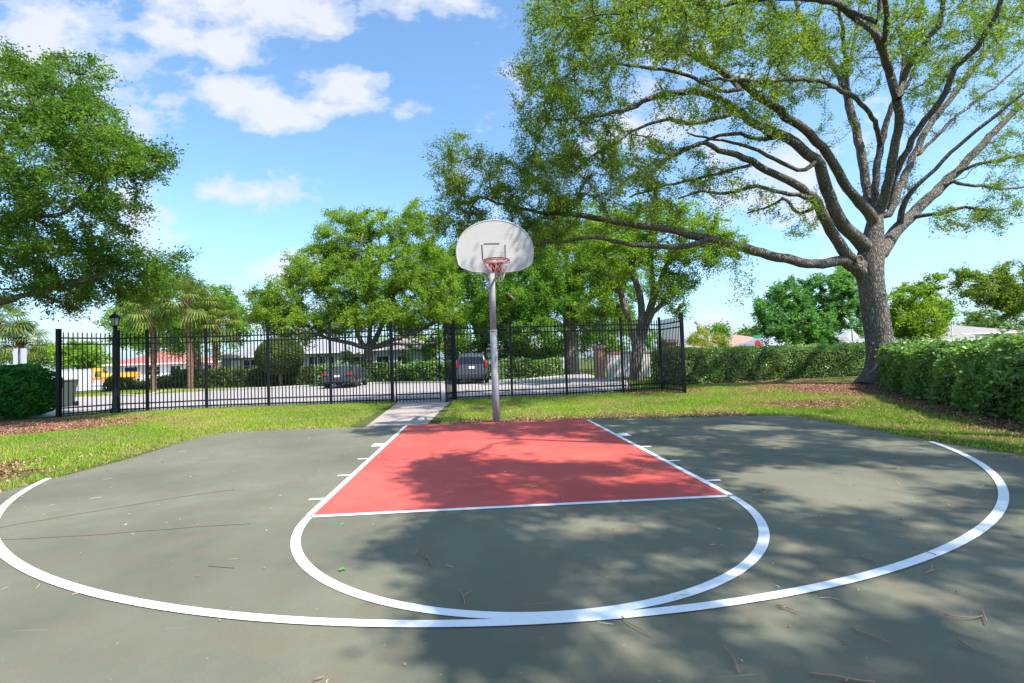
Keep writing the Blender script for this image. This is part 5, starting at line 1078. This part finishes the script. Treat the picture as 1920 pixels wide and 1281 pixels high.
# ------------------------------------------------------------------ houses
def roofm(name, c): 
    def b(t):
        p = obc(t); cx_ = t.add('ShaderNodeSeparateXYZ'); t.l.new(p, cx_.inputs[0]); wv = t.math('FRACT', t.math('MULTIPLY', cx_.outputs[2], 9.0))
        n = t.noise(t.mapping(p, (2, 2, 8)), 2, 4); cc = t.mix(n, tuple(v*.75 for v in c), tuple(min(1, v*1.2) for v in c)); return principled(t, cc, .9, wv, .5, .03)
    return mat(name, b)
def house(label, x0p, x1p, Y, depth, eave, ridge, wallm, roofm_, wins=(), over=.5, door=None, chim=None, gable=False, bay=None):
    a_, b_ = gr_on(x0p, Y), gr_on(x1p, Y); W_ = b_[0]-a_[0]; t = thing('house', tuple(a_), label, 'house')
    MB().box(0, W_, 0, depth, 0, eave).build('wall', wallm, t)
    o_ = over; hh = min(depth/2, W_/2)*.98; zE = eave; V = [(-o_, -o_, zE), (W_+o_, -o_, zE), (W_+o_, depth+o_, zE), (-o_, depth+o_, zE)]
    if gable: V += [(-o_, depth/2, ridge), (W_+o_, depth/2, ridge)]
    else: V += [(hh, depth/2, ridge), (W_-hh, depth/2, ridge)]
    rf = MB(); rf.raw(V, [(0, 1, 5, 4), (1, 2, 5), (2, 3, 4, 5), (3, 0, 4), (3, 2, 1, 0)]); r_ = rf.build('roof', roofm_, t)
    MB().box(-o_-.02, W_+o_+.02, -o_-.06, -o_-.01, zE-.16, zE+.03).build('fascia', M_WHITE, t)
    if chim: MB().box(W_*chim, W_*chim+.5, depth*.4, depth*.4+.5, eave, ridge+.5).build('chimney', M_BRICK, r_)
    for (u, w_, z0, z1) in wins:
        xw = W_*u; fr = MB(); fr.box(xw-.08, xw+w_+.08, -.05, 0, z0-.08, z0); fr.box(xw-.08, xw+w_+.08, -.05, 0, z1, z1+.08); fr.box(xw-.08, xw, -.05, 0, z0, z1); fr.box(xw+w_, xw+w_+.08, -.05, 0, z0, z1); fr.box(xw+w_/2-.03, xw+w_/2+.03, -.045, 0, z0, z1); fr.box(xw, xw+w_/2-.03, -.04, 0, (z0+z1)/2-.02, (z0+z1)/2+.02); fr.box(xw+w_/2+.03, xw+w_, -.04, 0, (z0+z1)/2-.02, (z0+z1)/2+.02)
        f_ = fr.build('window', M_WHITE, t); MB().box(xw, xw+w_, -.02, -.012, z0, z1).build('pane', M_GLASS, f_)
    if door: MB().box(W_*door, W_*door+1.0, -.03, -.005, 0, 2.1).build('door', M_WHITE, t)
    return t
W_BLUE = plain('blue_grey_stucco', (.3, .34, .36), .9, .08, 1); W_PALE = plain('pale_stucco_house', (.62, .6, .57), .9, .06, 1); W_GRN = plain('grey_green_stucco', (.42, .46, .43), .9, .06, 1)
R_GREY = roofm('grey_shingle', (.3, .28, .33)); R_RED = roofm('red_tile', (.42, .13, .11)); R_PEACH = roofm('peach_tile', (.34, .2, .15)); R_PALE = roofm('pale_tile', (.25, .225, .205)); R_TAUPE = roofm('taupe_shingle', (.3, .26, .25))
house('blue grey house with dark hip roof behind the topiary', 415, 556, 47, 8, 2.5, 4.0, W_BLUE, R_GREY, [(.3, 1.3, .9, 2.1), (.62, 1.0, 1.0, 2.1)], door=.12)
house('grey green house wing with white windows behind the sedan', 560, 632, 45, 9, 2.65, 4.2, W_GRN, R_GREY, [(.3, .9, .7, 2.2), (.52, .9, .7, 2.2), (.72, .8, .7, 2.2)])
house('low white porch house right of the pale forked trunk', 634, 692, 50, 7, 2.6, 3.6, W_PALE, R_GREY, [(.3, .9, .7, 2.1), (.6, .9, .7, 2.1)])
house('white house with taupe roof seen left of the gate gap', 696, 806, 50, 9, 2.9, 4.9, W_PALE, R_TAUPE, [(.1, 1.2, .8, 2.1), (.45, .9, .8, 2.1)], door=.3)
house('long house with red tiled roof behind the left palms', 205, 350, 62, 9, 2.3, 4.1, plain('white_grey_wall', (.55, .54, .53), .9, .1, 1), R_RED, [(.2, 1.6, .8, 1.9), (.5, 1.4, .8, 1.9), (.8, 1.2, .8, 1.9)], door=.66)
house('reddish roofed house seen between the palm trunks', 378, 420, 66, 8, 2.4, 3.6, W_PALE, R_RED, [(.3, 1.0, .8, 1.9)])
house('white walled house glimpsed behind the hoop pole hedge', 905, 1075, 56, 9, 2.7, 3.9, W_PALE, R_TAUPE, [(.15, 1.3, .8, 2.0), (.4, 1.3, .8, 2.0), (.7, 1.3, .8, 2.0)], door=.58)
house('house with wide peach tiled roof above the hedge', 1360, 1500, 52, 12, 1.9, 3.6, W_PALE, R_PEACH, [(.2, 1.3, .7, 1.6)])
house('small grey gabled house roof in front of the peach roof', 1438, 1492, 46, 7, 1.8, 2.9, W_PALE, R_GREY, [(.4, 1.0, .7, 1.5)])
house('pale house roof glimpsed just right of the big trunk', 1590, 1700, 60, 9, 2.2, 3.1, W_PALE, R_PALE, [(.4, 1.3, .7, 1.7)])
house('low pale roofed garage wing of the houses at right', 1745, 1868, 52, 9, 1.9, 3.4, W_PALE, R_PALE, [(.3, 1.2, .7, 1.6)])
house('white house with pale hip roof and blue bay window at far right', 1772, 1925, 60, 11, 2.85, 4.35, plain('white_blue_wall', (.62, .68, .74), .9, .05, 1), R_PALE, [(.22, 1.9, 1.0, 2.4), (.5, 1.6, 1.6, 2.3)])
up_ = gr_on(1788, 50); t = tag(MB().tube([(0, 0, 0), (0, 0, at(1788, 600, 50)[2])], .06, 8).build('vent_pole', M_WHITE), 'thin white pole sticking up beside the pale roof', 'pole'); t.location = tuple(up_)
